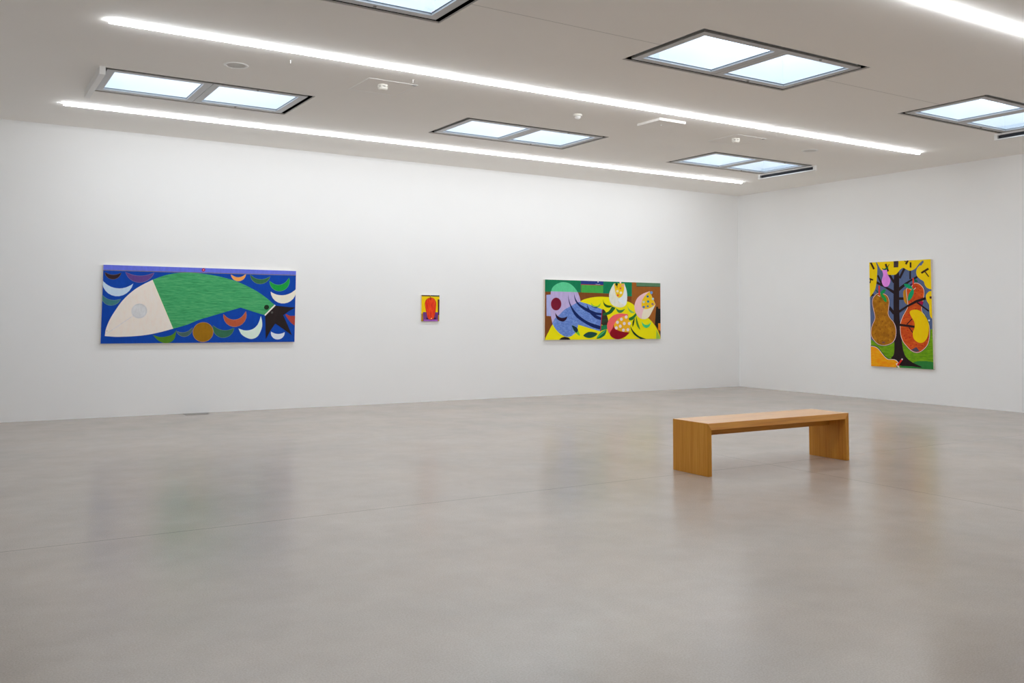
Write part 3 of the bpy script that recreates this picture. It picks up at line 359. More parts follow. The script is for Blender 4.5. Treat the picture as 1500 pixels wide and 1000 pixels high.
((146, 16, 62),"914,1073 927,1080 952,1085 977,1086 993,1083 996,1071 992,1052 985,1034 979,1021 973,1016 967,1014 959,1016 951,1021 940,1032 926,1047 915,1062"),
((170, 32, 20),"900,1326 898,1320 892,1316 885,1316 880,1320 878,1327 880,1333 886,1337 892,1337 898,1333"),
((170, 32, 20),"871,1217 869,1210 863,1206 857,1207 851,1211 849,1217 851,1224 857,1228 864,1227 869,1223"),
((170, 32, 20),"981,1190 979,1184 973,1180 966,1180 961,1184 959,1190 961,1197 967,1201 973,1200 979,1196"),
((170, 32, 20),"798,1088 795,1081 790,1077 783,1077 777,1081 775,1088 778,1094 783,1098 790,1098 796,1094"),
((170, 32, 20),"932,1261 930,1254 925,1250 918,1250 912,1254 910,1261 912,1267 918,1271 925,1271 930,1267"),
((170, 32, 20),"746,973 744,966 738,962 731,962 726,966 724,973 726,979 732,983 739,983 744,979"),
((170, 32, 20),"868,962 866,956 861,952 854,952 848,956 846,962 848,969 854,973 861,973 866,969"),
((170, 32, 20),"655,812 652,805 647,801 640,801 634,805 632,812 634,818 640,822 647,822 652,818"),
((170, 32, 20),"751,862 748,856 743,852 736,852 730,856 728,862 730,869 736,873 743,873 749,869"),
((170, 32, 20),"714,616 712,610 707,606 700,606 694,610 692,616 694,623 700,627 707,627 712,623"),
((170, 32, 20),"652,525 649,518 644,514 637,514 631,518 629,525 631,531 637,535 644,535 650,531"),
((170, 32, 20),"752,502 750,495 745,491 738,491 732,495 730,501 732,508 738,512 745,512 750,508"),
((170, 32, 20),"792,528 789,521 784,517 777,517 771,521 769,527 772,534 777,538 784,538 790,534"),
((170, 32, 20),"679,480 677,474 671,470 664,469 659,473 657,480 659,486 665,491 672,491 677,487"),
((170, 32, 20),"768,367 765,361 760,357 753,357 747,360 745,367 748,373 753,377 760,378 766,374"),
((170, 32, 20),"867,385 865,378 860,374 853,374 847,378 845,384 848,391 853,395 860,395 865,391"),
((170, 32, 20),"971,373 969,366 964,362 957,362 952,366 950,372 952,379 957,383 964,383 969,379"),
((170, 32, 20),"1020,394 1018,388 1013,383 1006,383 1001,387 999,393 1001,400 1006,404 1013,404 1018,400"),
((170, 32, 20),"1076,508 1074,502 1068,498 1062,498 1056,502 1054,508 1056,514 1062,518 1068,518 1074,515"),
((170, 32, 20),"960,1290 958,1283 952,1280 946,1280 940,1284 938,1290 940,1297 946,1301 953,1300 958,1296"),
((170, 32, 20),"848,1142 846,1136 840,1132 834,1132 828,1136 826,1142 828,1149 834,1153 841,1153 846,1149"),
((120, 66, 10),"126,1132 124,1124 117,1121 110,1124 107,1132 110,1140 117,1143 124,1140"),
((120, 66, 10),"204,1089 201,1081 194,1078 187,1082 185,1090 187,1098 194,1101 201,1098"),
((120, 66, 10),"275,1140 272,1132 265,1129 259,1132 256,1140 259,1148 266,1152 272,1148"),
((120, 66, 10),"321,1037 318,1029 311,1025 305,1029 302,1037 305,1045 312,1048 318,1045"),
((120, 66, 10),"143,966 140,958 133,954 127,958 124,966 127,974 134,977 140,974"),
((120, 66, 10),"238,945 235,937 228,933 222,937 219,945 222,953 228,956 235,953"),
((120, 66, 10),"296,862 293,854 286,851 280,854 277,862 280,870 287,873 293,870"),
((120, 66, 10),"166,821 163,813 156,809 149,813 147,821 149,829 156,832 163,829"),
((120, 66, 10),"248,759 245,751 238,748 232,751 229,759 232,767 239,770 245,767"),
((120, 66, 10),"129,686 126,678 119,674 112,678 110,686 113,694 119,697 126,694"),
((120, 66, 10),"200,625 197,617 190,613 183,616 181,624 184,633 190,636 197,633"),
((120, 66, 10),"306,667 303,659 296,656 290,659 287,667 290,675 297,678 303,675"),
((120, 66, 10),"399,678 396,670 390,667 383,670 381,678 383,686 390,689 397,686"),
((120, 66, 10),"104,551 101,543 94,539 87,543 85,551 88,559 94,562 101,559"),
((120, 66, 10),"175,511 172,503 165,499 159,503 156,511 159,519 166,522 172,519"),
((120, 66, 10),"270,564 267,556 260,553 254,556 251,564 254,572 261,575 267,572"),
((120, 66, 10),"363,525 360,517 354,513 347,516 344,524 347,532 354,536 360,533"),
((120, 66, 10),"433,577 430,569 424,565 417,569 415,577 417,585 424,588 430,585"),
((120, 66, 10),"234,440 231,432 224,429 217,432 215,440 217,448 224,451 231,448"),
((120, 66, 10),"351,443 348,435 341,431 335,434 332,442 335,450 341,454 348,451"),
((120, 66, 10),"151,438 148,430 141,427 134,430 132,438 134,446 141,449 148,446"),
((36, 24, 26),"548,938 713,1028 870,1107 1040,1154 1047,1117 881,1067 713,993 547,893"),
((36, 24, 26),"884,1057 1084,920 1099,939 900,1076"),
((36, 24, 26),"557,724 845,691 841,657 557,686"),
((36, 24, 26),"699,707 801,798 788,809 687,718"),
((36, 24, 26),"725,662 793,574 806,583 738,670"),
((248, 192, 2),"753,892 752,904 753,913 757,921 762,928 769,934 778,939 788,944 802,947 818,950 838,953 859,954 879,952 899,948 919,941 938,932 956,922 971,911 984,897 997,883 1010,867 1024,851 1038,834 1052,815 1063,793 1073,769 1081,743 1087,715 1090,685 1089,654 1085,620 1080,586 1073,557 1066,533 1058,513 1048,495 1038,478 1026,462 1012,448 998,437 983,427 967,421 951,416 935,415 917,416 898,421 877,429 857,440 841,452 827,465 817,480 808,496 803,513 799,532 799,552 800,573 803,593 810,611 819,628 828,645 834,663 837,682 838,702 837,722 833,743 825,763 813,783 801,803 789,822 779,841 768,860 759,878"),
((190, 56, 34),"816,1469 814,1293 841,1293 843,1468"),
((16, 140, 92),"658,1368 666,1374 684,1377 707,1376 728,1373 746,1365 765,1354 782,1342 795,1331 805,1320 812,1309 815,1299 811,1293 797,1291 774,1292 749,1296 727,1303 706,1317 683,1336 665,1354"),
((16, 140, 92),"825,1295 832,1286 836,1267 836,1244 834,1223 827,1202 817,1181 805,1161 793,1143 777,1126 759,1109 742,1098 731,1096 726,1107 725,1127 727,1152 731,1174 738,1193 747,1211 758,1228 769,1244 783,1261 799,1278 814,1291"),
((235, 215, 200),"836,1274 875,1303 869,1310 830,1281"),
((190, 205, 235),"1110,780 1109,775 1107,771 1103,767 1098,765 1093,764 1087,765 1083,767 1079,771 1077,775 1076,780 1077,785 1079,789 1083,793 1088,795 1093,796 1099,795 1103,793 1107,789 1109,785"),
((50, 30, 40),"0,348 0,348 17,348 33,347 47,347 61,346 74,344 86,342 99,339 111,334 123,329 134,323 146,316 158,306 171,295 184,281 197,266 210,250 222,237 234,224 246,211 258,199 269,187 281,177 292,168 303,159 314,151 326,145 339,141 354,138 371,139 388,140 405,141 420,142 433,141 445,141 456,140 467,139 477,136 487,131 497,126 506,120 514,113 520,105 526,97 530,87 534,78 535,68 534,60 528,54 520,49 510,45 500,40 493,33 490,25 488,15 488,4 488,0 0,0"),
((240, 228, 215),"0,338 10,338 25,338 40,337 53,336 66,335 79,333 91,329 104,325 115,320 127,314 139,306 151,297 163,285 176,271 190,256 203,241 215,227 227,214 239,201 250,189 262,178 273,168 285,158 296,150 307,142 318,136 332,131 347,129 364,129 381,130 398,132 413,132 426,132 438,132 449,131 460,129 470,126 480,122 490,117 499,110 507,103 513,96 519,87 523,78 527,68 528,59 527,51 522,45 513,40 503,36 493,31 486,24 483,15 482,5 481,0 0,0"),
('orangeb',"0,331 5,331 21,330 35,330 49,329 62,327 74,325 87,322 99,318 110,313 122,306 134,299 146,290 159,278 172,264 185,249 198,234 210,220 222,207 234,194 246,182 257,171 269,160 280,151 291,142 302,135 314,128 327,124 342,122 359,122 376,123 393,125 408,125 421,125 433,124 445,124 455,122 466,119 476,115 485,109 494,103 502,96 509,89 514,80 519,71 522,61 523,52 522,44 517,38 508,33 498,28 489,23 482,17 478,8 477,0 0,0"),
((235, 225, 215),"476,61 515,0 548,0 500,74"),
((186, 40, 34),"518,25 604,129 579,145 492,41"),
((240, 225, 225),"608,141 607,137 605,133 602,130 598,128 593,127 589,128 585,129 581,132 579,136 579,140 580,144 582,148 585,151 589,153 594,153 598,153 602,151 605,148 608,145"),
]),
}

CEIL = ceiling_mat(); FLOOR = floor_mat(); GLASS = glass_mat()
TUBE = emit_mat('strip_light_diffuser', (0.955, 1.003, 1.045), STRIP)
OAKR = oak('oak_rail_shaded', 0, 0.80, 0.0); OAKX, OAKZ = oak('oak_seat_lit', 0, 1.2, 1.0), oak('oak_legs_shaded', 2, 0.91, 0.0)  # one oak: seat lightened for light from above, legs and rail darkened as shade

# ------------------------------------------------------------------ mesh helpers
def link(name, bm, mats, parent=None, loc=(0, 0, 0), smooth=False):
    me = bpy.data.meshes.new(name); bm.normal_update(); bm.to_mesh(me); bm.free()
    for m in (mats if isinstance(mats, (list, tuple)) else [mats]): me.materials.append(m)
    if smooth:
        for p in me.polygons: p.use_smooth = True
    o = bpy.data.objects.new(name, me); COL.objects.link(o); o.location = loc
    if parent is not None: o.parent = parent
    return o

def box(bm, a, b, mi=0):
    x0, y0, z0 = a; x1, y1, z1 = b
    v = [bm.verts.new(p) for p in ((x0,y0,z0),(x1,y0,z0),(x1,y1,z0),(x0,y1,z0),(x0,y0,z1),(x1,y0,z1),(x1,y1,z1),(x0,y1,z1))]
    fs = []
    for q in ((0,3,2,1),(4,5,6,7),(0,1,5,4),(1,2,6,5),(2,3,7,6),(3,0,4,7)):
        f = bm.faces.new([v[i] for i in q]); f.material_index = mi; fs.append(f)
    return fs

def bevel(bm, w, seg=2):
    bmesh.ops.bevel(bm, geom=list(bm.edges), offset=w, segments=seg, profile=0.5, affect='EDGES', clamp_overlap=True)

def lathe(bm, prof, n=32, mi=0):
    """profile (r, z) from bottom to top, closed with caps"""
    rings = []
    for r, z in prof:
        rings.append([bm.verts.new((r * math.cos(2*math.pi*i/n), r * math.sin(2*math.pi*i/n), z)) for i in range(n)])
    for a, b in zip(rings, rings[1:]):
        for i in range(n):
            f = bm.faces.new((a[i], a[(i+1) % n], b[(i+1) % n], b[i])); f.material_index = mi
    f = bm.faces.new(list(reversed(rings[0]))); f.material_index = mi
    f = bm.faces.new(rings[-1]); f.material_index = mi

def plate_with_holes(bm, x0, x1, y0, y1, z0, z1, holes, mi_low=0, mi_side=0, mi_top=0):
    """horizontal slab with rectangular openings, built as a cell grid so that it stays one clean shell"""
    xs = sorted({x0, x1} | {h[0] for h in holes} | {h[1] for h in holes}); ys = sorted({y0, y1} | {h[2] for h in holes} | {h[3] for h in holes})
    hole = lambda i, j: i < 0 or j < 0 or i >= len(xs)-1 or j >= len(ys)-1 or any(h[0] <= (xs[i]+xs[i+1])/2 <= h[1] and h[2] <= (ys[j]+ys[j+1])/2 <= h[3] for h in holes)
    V = {}
    def v(i, j, z):
        k = (i, j, z)
        if k not in V: V[k] = bm.verts.new((xs[i], ys[j], z))
        return V[k]
    for i in range(len(xs)-1):
        for j in range(len(ys)-1):
            if hole(i, j): continue
            f = bm.faces.new((v(i,j,z0), v(i,j+1,z0), v(i+1,j+1,z0), v(i+1,j,z0))); f.material_index = mi_low
            f = bm.faces.new((v(i,j,z1), v(i+1,j,z1), v(i+1,j+1,z1), v(i,j+1,z1))); f.material_index = mi_top
            for di, dj, p, q in ((-1,0,(i,j),(i,j+1)), (1,0,(i+1,j+1),(i+1,j)), (0,-1,(i+1,j),(i,j)), (0,1,(i,j+1),(i+1,j+1))):
                if hole(i+di, j+dj):
                    f = bm.faces.new((v(*p,z0), v(*p,z1), v(*q,z1), v(*q,z0))); f.material_index = mi_side

def tag(o, label, cat, group=None, kind=None):
    o['label'] = label
    o['category'] = cat
    if group: o['group'] = group
    if kind: o['kind'] = kind
    return o

def thing(name, label, cat, loc=(0, 0, 0), group=None):
    o = bpy.data.objects.new(name, None); COL.objects.link(o); o.location = loc; o.empty_display_size = 0.1
    return tag(o, label, cat, group)

def dup(root, loc, label):
    """a copy of a thing with copies of its parts and their sub-parts"""
    r = root.copy(); COL.objects.link(r); r.location = loc; r['label'] = label
    for ch in list(root.children):
        c = ch.copy(); COL.objects.link(c); c.parent = r
        for g in list(ch.children):
            d = g.copy(); COL.objects.link(d); d.parent = c
    return r

# ------------------------------------------------------------------ the room
W_, D_ = 2.206, 1.109                     # ceiling opening of a skylight
OPEN = [(x, y) for y in (9.681, 5.553) for x in (1.192, 5.352, 9.534)]
holes = [(x, x + W_, y, y + D_) for x, y in OPEN]
G = 0.064                                 # shadow gap round each sash
shaft = [(x + G + 0.02, x + W_ - G - 0.02, y + G + 0.02, y + D_ - G - 0.02) for x, y in OPEN]

bm = bmesh.new(); box(bm, (XL, YF, -0.2), (XR, YB, 0.0))
tag(link('floor', bm, FLOOR), 'grey polished concrete floor with two thin crossing joints', 'floor', kind='structure')
bm = bmesh.new(); plate_with_holes(bm, XL, XR, YF, YB, H, H + 0.016, holes, 0, 1, 2)
tag(link('ceiling', bm, [CEIL, REVEAL, GAP]), 'flat pale plaster ceiling with rectangular skylight openings', 'ceiling', kind='structure')
bm = bmesh.new(); plate_with_holes(bm, XL - 0.2, XR + 0.2, YF - 0.2, YB + 0.2, ROOF0, ROOF1, shaft, 0, 1, 0)  # unseen slab added to keep sky light out of the ceiling void
tag(link('roof', bm, [GAP, SHAFT]), 'unseen roof slab added to darken the ceiling void, pierced by the skylight shafts', 'roof', kind='structure')
for nm, a, b, lab in (('wall_back', (XL - 0.2, YB, -0.2), (XR + 0.2, YB + 0.2, ROOF0), 'long plain white wall that carries three paintings'),
                      ('wall_right', (XR, YF - 0.2, -0.2), (XR + 0.2, YB, ROOF0), 'plain white wall that carries the tall tree painting'),
                      ('wall_left', (XL - 0.2, YF - 0.2, -0.2), (XL, YB, ROOF0), 'unseen wall opposite the tree painting, greyed to dim the left side'),
                      ('wall_front', (XL, YF - 0.2, -0.2), (XR, YF, ROOF0), 'plain white wall opposite the three paintings')):
    bm = bmesh.new(); box(bm, a, b)
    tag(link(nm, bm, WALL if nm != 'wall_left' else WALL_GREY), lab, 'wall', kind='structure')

# ------------------------------------------------------------------ skylights: two sashes each, hung in the opening with a shadow gap
def make_skylight(loc, label):
    t = thing('skylight', label, 'skylight', loc, 'ceiling skylights with two panes')
    x0, x1, y0, y1 = G, W_ - G, G, D_ - G
    mid = W_ / 2
    for k, (a, b) in enumerate(((x0, mid - 0.0035), (mid + 0.0035, x1))):
        m = 0.078
        bm = bmesh.new()
        # sash frame: four bars, light underside, dark flanks
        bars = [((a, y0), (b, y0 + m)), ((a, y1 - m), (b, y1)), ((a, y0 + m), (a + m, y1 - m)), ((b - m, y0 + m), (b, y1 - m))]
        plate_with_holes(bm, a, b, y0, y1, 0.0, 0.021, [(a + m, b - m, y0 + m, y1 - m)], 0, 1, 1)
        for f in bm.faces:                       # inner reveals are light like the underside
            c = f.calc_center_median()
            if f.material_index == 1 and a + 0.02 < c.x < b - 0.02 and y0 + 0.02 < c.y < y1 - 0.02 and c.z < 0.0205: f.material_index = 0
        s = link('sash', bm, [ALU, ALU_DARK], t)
        bm = bmesh.new(); box(bm, (a + m, y0 + m, 0.012), (b - m, y1 - m, 0.018)); link('glass_pane', bm, GLASS, s)
        bm = bmesh.new(); w = 0.006
        plate_with_holes(bm, a + m, b - m, y0 + m, y1 - m, 0.0185, 0.0225, [(a + m + w, b - m - w, y0 + m + w, y1 - m - w)])
        link('gasket', bm, SPACER, s)
        if k == 1:
            for yy in (y1 - 0.030, y0 + 0.030):
                bm = bmesh.new(); lathe(bm, [(0.010, -0.009), (0.013, -0.004), (0.016, 0.0)], 16); link('latch', bm, STEEL, s, (a + 0.48, yy, 0))
    # plastered shaft that rises through the roof to the daylight
    z0, z1 = 0.022, ROOF1 - H
    bm = bmesh.new()
    plate_with_holes(bm, x0 + 0.021, x1 - 0.021, y0 + 0.021, y1 - 0.021, z0, z1, [(x0 + 0.03, x1 - 0.03, y0 + 0.03, y1 - 0.03)])
    link('shaft_lining', bm, SHAFT, t)
    return t

SKL = ['two-pane skylight near the back wall with a plain white box over its left end',
       'two-pane skylight near the back wall between the two boxed ones, its ends left bare',
       'two-pane skylight nearest the corner of the room, slotted white box at its right end',
       'two-pane skylight cut off by the top edge of the photo',
       'large two-pane skylight nearest the camera among those wholly in view',
       'two-pane skylight cut off by the right edge of the photo, slotted box below it']
sk = None
for (x, y), lab in zip(OPEN, SKL):
    sk = make_skylight((x, y, H), lab) if sk is None else dup(sk0, (x, y, H), lab)
    if (x, y) == OPEN[0]: sk0 = sk

# ------------------------------------------------------------------ white slot boxes at the ends of the outer skylights
def vent_box(loc, length, sx, label, group):
    t = thing('vent_box', label, 'vent box', loc, group)
    th, hh, rim = 0.056, 0.082, 0.016
    bm = bmesh.new()                      # back, top, bottom and two ends; open on the slot side
    X = lambda a, b: (min(a * sx, b * sx), max(a * sx, b * sx))
    def bx(xa, xb, ya, yb, za, zb):
        p, q = X(xa, xb); box(bm, (p, ya, za), (q, yb, zb))
    bx(0.0, 0.018, 0, length, -hh, 0)
    bx(0.018, th, 0, length, -0.020, 0); bx(0.018, th, 0, length, -hh, -hh + 0.014)
    bx(0.018, th, 0, 0.030, -hh + 0.014, -0.020); bx(0.018, th, length - 0.042, length, -hh + 0.014, -0.020)
    link('housing', bm, WHITE, t)
    bm = bmesh.new(); p, q = X(0.0185, 0.024); box(bm, (p, 0.031, -hh + 0.0145), (q, length - 0.043, -0.0205))
    for z in (-0.034, -0.046, -0.058):
        p, q = X(0.024, 0.036); box(bm, (p, 0.031, z - 0.0015), (q, length - 0.043, z + 0.0015))
    link('slot', bm, SLOT, t)['label'] = 'dark recessed slot'
vent_box((1.170, 9.640, H), 1.19, 1, 'white ceiling box at the left end of the leftmost skylight, plain back shown', 'slotted ceiling boxes')
vent_box((11.735, 9.660, H), 1.19, -1, 'white ceiling box with a dark slot at the skylight nearest the corner', 'slotted ceiling boxes')
vent_box((11.735, 5.530, H), 1.19, -1, 'white ceiling box with a dark slot, cut off by the right edge of the photo', 'slotted ceiling boxes')

# ------------------------------------------------------------------ continuous strip lights
def make_strip(loc, x0, x1, label):
    t = thing('strip_light', label, 'strip light', loc, 'ceiling strip lights')
    L_ = x1 - x0; w = 0.023
    bm = bmesh.new(); box(bm, (0, -w - 0.001, -0.004), (L_, w + 0.001, 0)); link('mounting_rail', bm, ALU, t)
    bm = bmesh.new(); n = 44
    prof = [(-w, -0.0045), (-w, -0.018), (-w + 0.003, -0.025), (-w + 0.010, -0.028), (w - 0.010, -0.028), (w - 0.003, -0.025), (w, -0.018), (w, -0.0045)]
    rows = [[bm.verts.new((0.0035 + (L_ - 0.007) * k / n, y, z)) for y, z in prof] for k in range(n + 1)]
    for a, b in zip(rows, rows[1:]):
        for i in range(len(prof) - 1): bm.faces.new((a[i], b[i], b[i+1], a[i+1]))
    bm.faces.new(rows[0]); bm.faces.new(list(reversed(rows[-1])))
    bmesh.ops.recalc_face_normals(bm, faces=list(bm.faces))
    link('diffuser', bm, TUBE, t)
    return t
st0 = make_strip((1.035, 11.59, H), 1.035, 12.05, 'glowing strip light running closest along the back wall')
dup(st0, (1.035, 8.07, H), 'glowing strip light between the two rows of skylights')
dup(st0, (1.01, 4.13, H), 'glowing strip light cut off by the top right corner of the photo')

# ------------------------------------------------------------------ small ceiling fittings
def speaker(x, y, label):
    t = thing('ceiling_speaker', label, 'speaker', (x, y, H), 'round ceiling speakers')
    bm = bmesh.new(); n = 48
    pr = [(0.092, 0.0), (0.090, -0.004), (0.100, -0.006), (0.112, -0.005), (0.118, 0.0)]
    rings = [[bm.verts.new((r * math.cos(2*math.pi*i/n), r * math.sin(2*math.pi*i/n), z)) for i in range(n)] for r, z in pr]
    for a, b in zip(rings, rings[1:]):
        for i in range(n): bm.faces.new((a[i], a[(i+1) % n], b[(i+1) % n], b[i]))
    link('rim', bm, WHITE, t, smooth=True)
    bm = bmesh.new(); lathe(bm, [(0.0895, -0.0035), (0.0897, 0.0)], 48); link('grille', bm, GRILLE, t)
speaker(2.306, 8.885, 'round ceiling speaker with white rim between the strip light and the leftmost skylight')
speaker(10.61, 8.85, 'round ceiling speaker beside the end of the middle strip light')

def detector(x, y, label):
    t = thing('smoke_detector', label, 'smoke detector', (x, y, H), 'white smoke detectors')
    bm = bmesh.new(); lathe(bm, [(0.034, -0.058), (0.046, -0.050), (0.052, -0.036), (0.053, -0.030)], 32); link('cap', bm, CREAM, t, smooth=False)
    bm = bmesh.new(); lathe(bm, [(0.042, -0.030), (0.042, -0.022)], 32); link('sensing_slot', bm, SLOT, t)['label'] = 'dark slot round the detector'
    bm = bmesh.new(); lathe(bm, [(0.053, -0.022), (0.055, -0.010), (0.052, 0.0)], 32); link('base', bm, CREAM, t)
    for k in range(6):
        bm = bmesh.new(); box(bm, (-0.010, 0.0425, -0.0299), (0.010, 0.0535, -0.0221))
        bmesh.ops.rotate(bm, cent=(0, 0, 0), matrix=Matrix.Rotation(k * math.pi / 3 + 0.4, 3, 'Z'), verts=list(bm.verts))
        link('rib', bm, CREAM, t)
detector(3.825, 8.79, 'white smoke detector under the ceiling hatch left of the middle skylight')
detector(9.06, 8.81, 'white smoke detector between the middle strip light and the corner skylight')
t = thing('motion_sensor', 'small white domed sensor on the ceiling above the middle skylight of the back row', 'sensor', (6.385, 8.80, H))
bm = bmesh.new(); lathe(bm, [(0.050, -0.022), (0.054, -0.016), (0.054, 0.0)], 32); link('base', bm, CREAM, t)
bm = bmesh.new(); lathe(bm, [(0.004, -0.060), (0.018, -0.058), (0.030, -0.050), (0.037, -0.038), (0.040, -0.0225)], 32); link('dome', bm, WHITE, t, smooth=True)

def sprinkler(x, y, label):
    t = thing('sprinkler_head', label, 'sprinkler', (x, y, H), 'ceiling sprinkler heads')
    bm = bmesh.new(); lathe(bm, [(0.012, -0.003), (0.015, 0.0)], 20); link('collar', bm, WHITE, t)
    bm = bmesh.new(); lathe(bm, [(0.003, -0.028), (0.0045, -0.022), (0.003, -0.012), (0.004, -0.003)], 16); link('body', bm, WHITE, t)
    bm = bmesh.new(); lathe(bm, [(0.008, -0.031), (0.008, -0.030), (0.003, -0.0283)], 16); link('deflector', bm, WHITE, t)
sprinkler(2.70, 8.42, 'tiny white sprinkler head beside the left ceiling speaker')
sprinkler(4.005, 8.43, 'tiny white sprinkler head at the corner of the left ceiling hatch')

def hatch(x0, y0, label):
    t = thing('ceiling_hatch', label, 'hatch', (x0, y0, H), 'flush ceiling hatches'); w = 0.56
    bm = bmesh.new(); plate_with_holes(bm, 0, w, 0, w, -0.003, 0, [(0.008, w - 0.008, 0.008, w - 0.008)]); link('frame', bm, WHITE, t)
    bm = bmesh.new(); box(bm, (0.0095, 0.0095, -0.002), (w - 0.0095, w - 0.0095, 0)); link('panel', bm, CEIL_PLAIN, t)
    bm = bmesh.new(); lathe(bm, [(0.020, -0.0045), (0.024, -0.0021)], 20); link('latch', bm, STEEL, t, (w - 0.035, 0.032, 0))
CEIL_PLAIN = noisy('hatch_plaster', tuple(k * 0.985 for k in CEIL_RGB), 0.8, 0.01, spec=0.2)
hatch(3.588, 8.60, 'square flush ceiling hatch behind the left smoke detector')
hatch(8.86, 8.585, 'square flush ceiling hatch behind the right smoke detector')

t = thing('ceiling_access_box', 'flat square white box on the ceiling below the middle strip light', 'ceiling box', (7.326, 8.385, H))
bm = bmesh.new(); box(bm, (0, 0, -0.030), (0.43, 0.43, 0)); bevel(bm, 0.003, 1); link('body', bm, noisy('box_shell', CEIL_RGB, 0.6, 0.01), t)
bm = bmesh.new(); lathe(bm, [(0.004, -0.044), (0.009, -0.040), (0.010, -0.0302)], 16); link('stud', bm, WHITE, t, (0.20, 0.20, 0))

# ------------------------------------------------------------------ floor socket cover close to the back wall
t = thing('floor_socket', 'flush rectangular floor socket cover at the foot of the back wall', 'floor socket', (2.78, 12.80, 0))
bm = bmesh.new(); plate_with_holes(bm, 0, 0.31, 0, 0.17, 0, 0.004, [(0.012, 0.298, 0.012, 0.158)]); link('frame', bm, STEEL, t)
bm = bmesh.new(); box(bm, (0.013, 0.013, 0), (0.297, 0.157, 0.0025)); link('lid', bm, COVER, t)

# ------------------------------------------------------------------ oak bench
BX, BY, BL, BD, BH = 5.553, 5.761, 1.841, 0.440, 0.450
TT, TL = 0.058, 0.046                     # thickness of the seat and of the end panels
t = thing('bench', 'oak gallery bench with panel ends standing alone on the concrete floor', 'bench', (BX, BY, 0))
def prism(prof, y0, y1):
    bm = bmesh.new()
    a = [bm.verts.new((x, y0, z)) for x, z in prof]; b = [bm.verts.new((x, y1, z)) for x, z in prof]; n = len(prof)
    bm.faces.new(a); bm.faces.new(list(reversed(b)))
    for i in range(n): bm.faces.new((a[i], b[i], b[(i+1) % n], a[(i+1) % n]))
    bmesh.ops.recalc_face_normals(bm, faces=list(bm.faces)); return bm
e = 0.0006                                # hairline at the mitres
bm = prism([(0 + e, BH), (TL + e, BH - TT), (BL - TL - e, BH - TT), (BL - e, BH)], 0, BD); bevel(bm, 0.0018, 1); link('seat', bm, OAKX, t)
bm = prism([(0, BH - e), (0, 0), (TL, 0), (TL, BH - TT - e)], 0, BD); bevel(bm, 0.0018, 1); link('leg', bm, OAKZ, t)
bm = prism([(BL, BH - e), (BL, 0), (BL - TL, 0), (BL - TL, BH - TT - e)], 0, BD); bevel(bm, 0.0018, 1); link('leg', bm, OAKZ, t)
bm = bmesh.new(); box(bm, (TL + 0.0008, 0.193, 0.318), (BL - TL - 0.0008, 0.247, BH - TT - 0.0008)); bevel(bm, 0.0015, 1); link('stretcher', bm, OAKR, t)

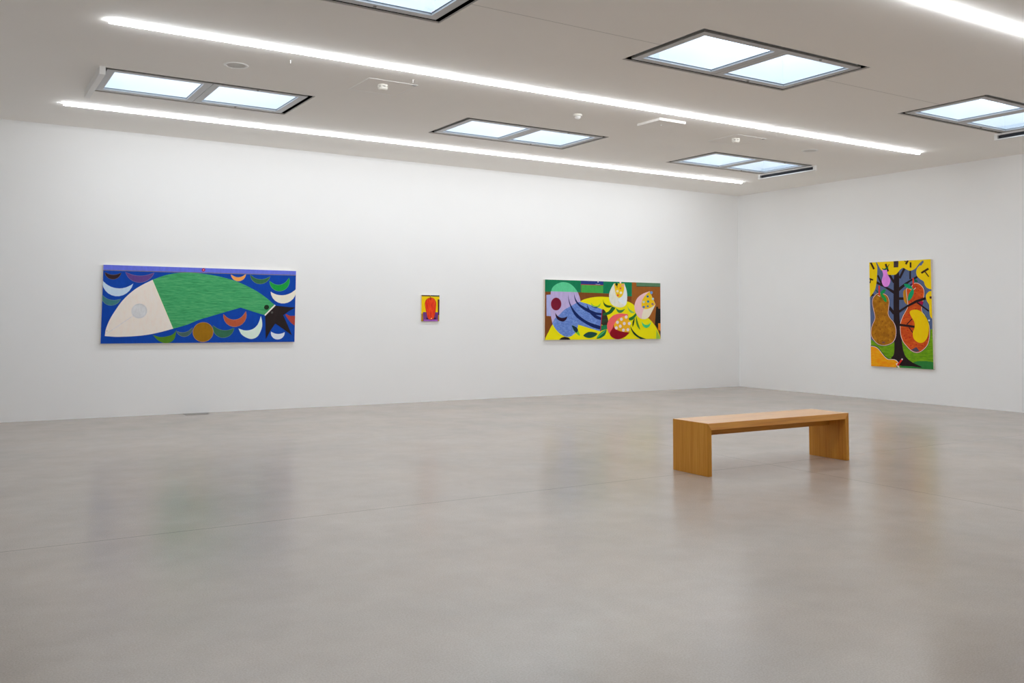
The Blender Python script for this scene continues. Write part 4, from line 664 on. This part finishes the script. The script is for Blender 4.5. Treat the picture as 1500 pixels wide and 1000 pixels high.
# ------------------------------------------------------------------ paintings
MATS = {}
def make_painting(key, name, label, wall, depth=0.045):
    (u0, v0, u1, v1), shapes = PAINT[key]
    w, h = u1 - u0, v1 - v0
    if wall == 'back':
        t = thing(name, label, 'painting', (u0, YB, v0)); P = lambda u, v, d: (u, -d, v)
    else:
        t = thing(name, label, 'painting', (XR, -u0, v0)); P = lambda u, v, d: (-d, -u, v)
    def vb(bm, q): return bm.verts.new(P(*q))
    # stretched canvas body
    bm = bmesh.new()
    c = [vb(bm, q) for q in ((0,0,0.002),(w,0,0.002),(w,h,0.002),(0,h,0.002),(0,0,depth - 0.001),(w,0,depth - 0.001),(w,h,depth - 0.001),(0,h,depth - 0.001))]
    for q in ((0,1,2,3),(4,5,6,7),(0,1,5,4),(1,2,6,5),(2,3,7,6),(3,0,4,7)): bm.faces.new([c[i] for i in q])
    bmesh.ops.recalc_face_normals(bm, faces=list(bm.faces)); link('stretched_canvas', bm, CANVAS, t)
    # the painted face: flat areas of paint laid one over the other
    bm = bmesh.new(); used = []; n = len(shapes)
    for k, (col, s) in enumerate(shapes):
        if col not in MATS: MATS[col] = paint_mat(col)
        if col not in used: used.append(col)
        pts = [tuple(int(a) / 1000.0 for a in q.split(',')) for q in s.split()]
        pts = [p for i, p in enumerate(pts) if p != pts[i-1]]
        if len(pts) < 3: continue
        d = depth + 0.00007 * k
        f = bm.faces.new([vb(bm, (min(max(u, 0), w), min(max(v, 0), h), d)) for u, v in pts]); f.material_index = used.index(col)
    bm.normal_update()
    want = Vector((0, -1, 0)) if wall == 'back' else Vector((-1, 0, 0))
    for f in bm.faces:
        if f.normal.dot(want) < 0: f.normal_flip()
    bmesh.ops.triangulate(bm, faces=list(bm.faces), ngon_method='EAR_CLIP')
    link('painted_face', bm, [MATS[c] for c in used], t)
make_painting('fish', 'fish_painting', 'wide painting of a green and pale pink fish among crescents on blue', 'back')
make_painting('gourd', 'gourd_painting', 'tiny painting of a red gourd on yellow, between the two wide paintings', 'back', 0.032)
make_painting('still', 'still_life_painting', 'wide yellow, blue and green still life painting with polka-dotted bulbs', 'back')
make_painting('tree', 'tree_painting', 'tall painting of gourds hanging from a dark tree under yellow leaves', 'right')

# ------------------------------------------------------------------ daylight: pale overcast sky above the roof
w = bpy.data.worlds.new('overcast_sky'); SC.world = w; w.use_nodes = True
bg = w.node_tree.nodes['Background']; bg.inputs['Color'].default_value = (0.75, 0.875, 1.0, 1); bg.inputs['Strength'].default_value = SKY

# ------------------------------------------------------------------ camera
cam = bpy.data.cameras.new('camera'); co = bpy.data.objects.new('camera', cam); COL.objects.link(co)
r = Vector((0.84948953, -0.52756869, 0.00622998)); u = Vector((-0.04170379, -0.05537087, 0.99759454)); f = Vector((0.52595468, 0.84770593, 0.06903859))
co.matrix_world = Matrix(((r.x, u.x, -f.x, 0), (r.y, u.y, -f.y, 0), (r.z, u.z, -f.z, 1.35058), (0, 0, 0, 1)))
cam.sensor_fit = 'HORIZONTAL'; cam.sensor_width = 36.0; cam.lens = 1326.9417 * 36.0 / 1500.0
cam.shift_y = -(500 - 371.999) / 1500.0; cam.clip_start = 0.05; cam.clip_end = 200
SC.camera = co

SC.view_settings.view_transform = 'Standard'; SC.view_settings.look = 'None'; SC.view_settings.gamma = 1.0
SC.view_settings.use_curve_mapping = False; SC.view_settings.exposure = EXPO
SC.cycles.max_bounces = 14; SC.cycles.diffuse_bounces = 9; SC.cycles.glossy_bounces = 5; SC.cycles.transparent_max_bounces = 12
SC.cycles.caustics_reflective = False; SC.cycles.caustics_refractive = False
SC.cycles.sample_clamp_indirect = 8.0
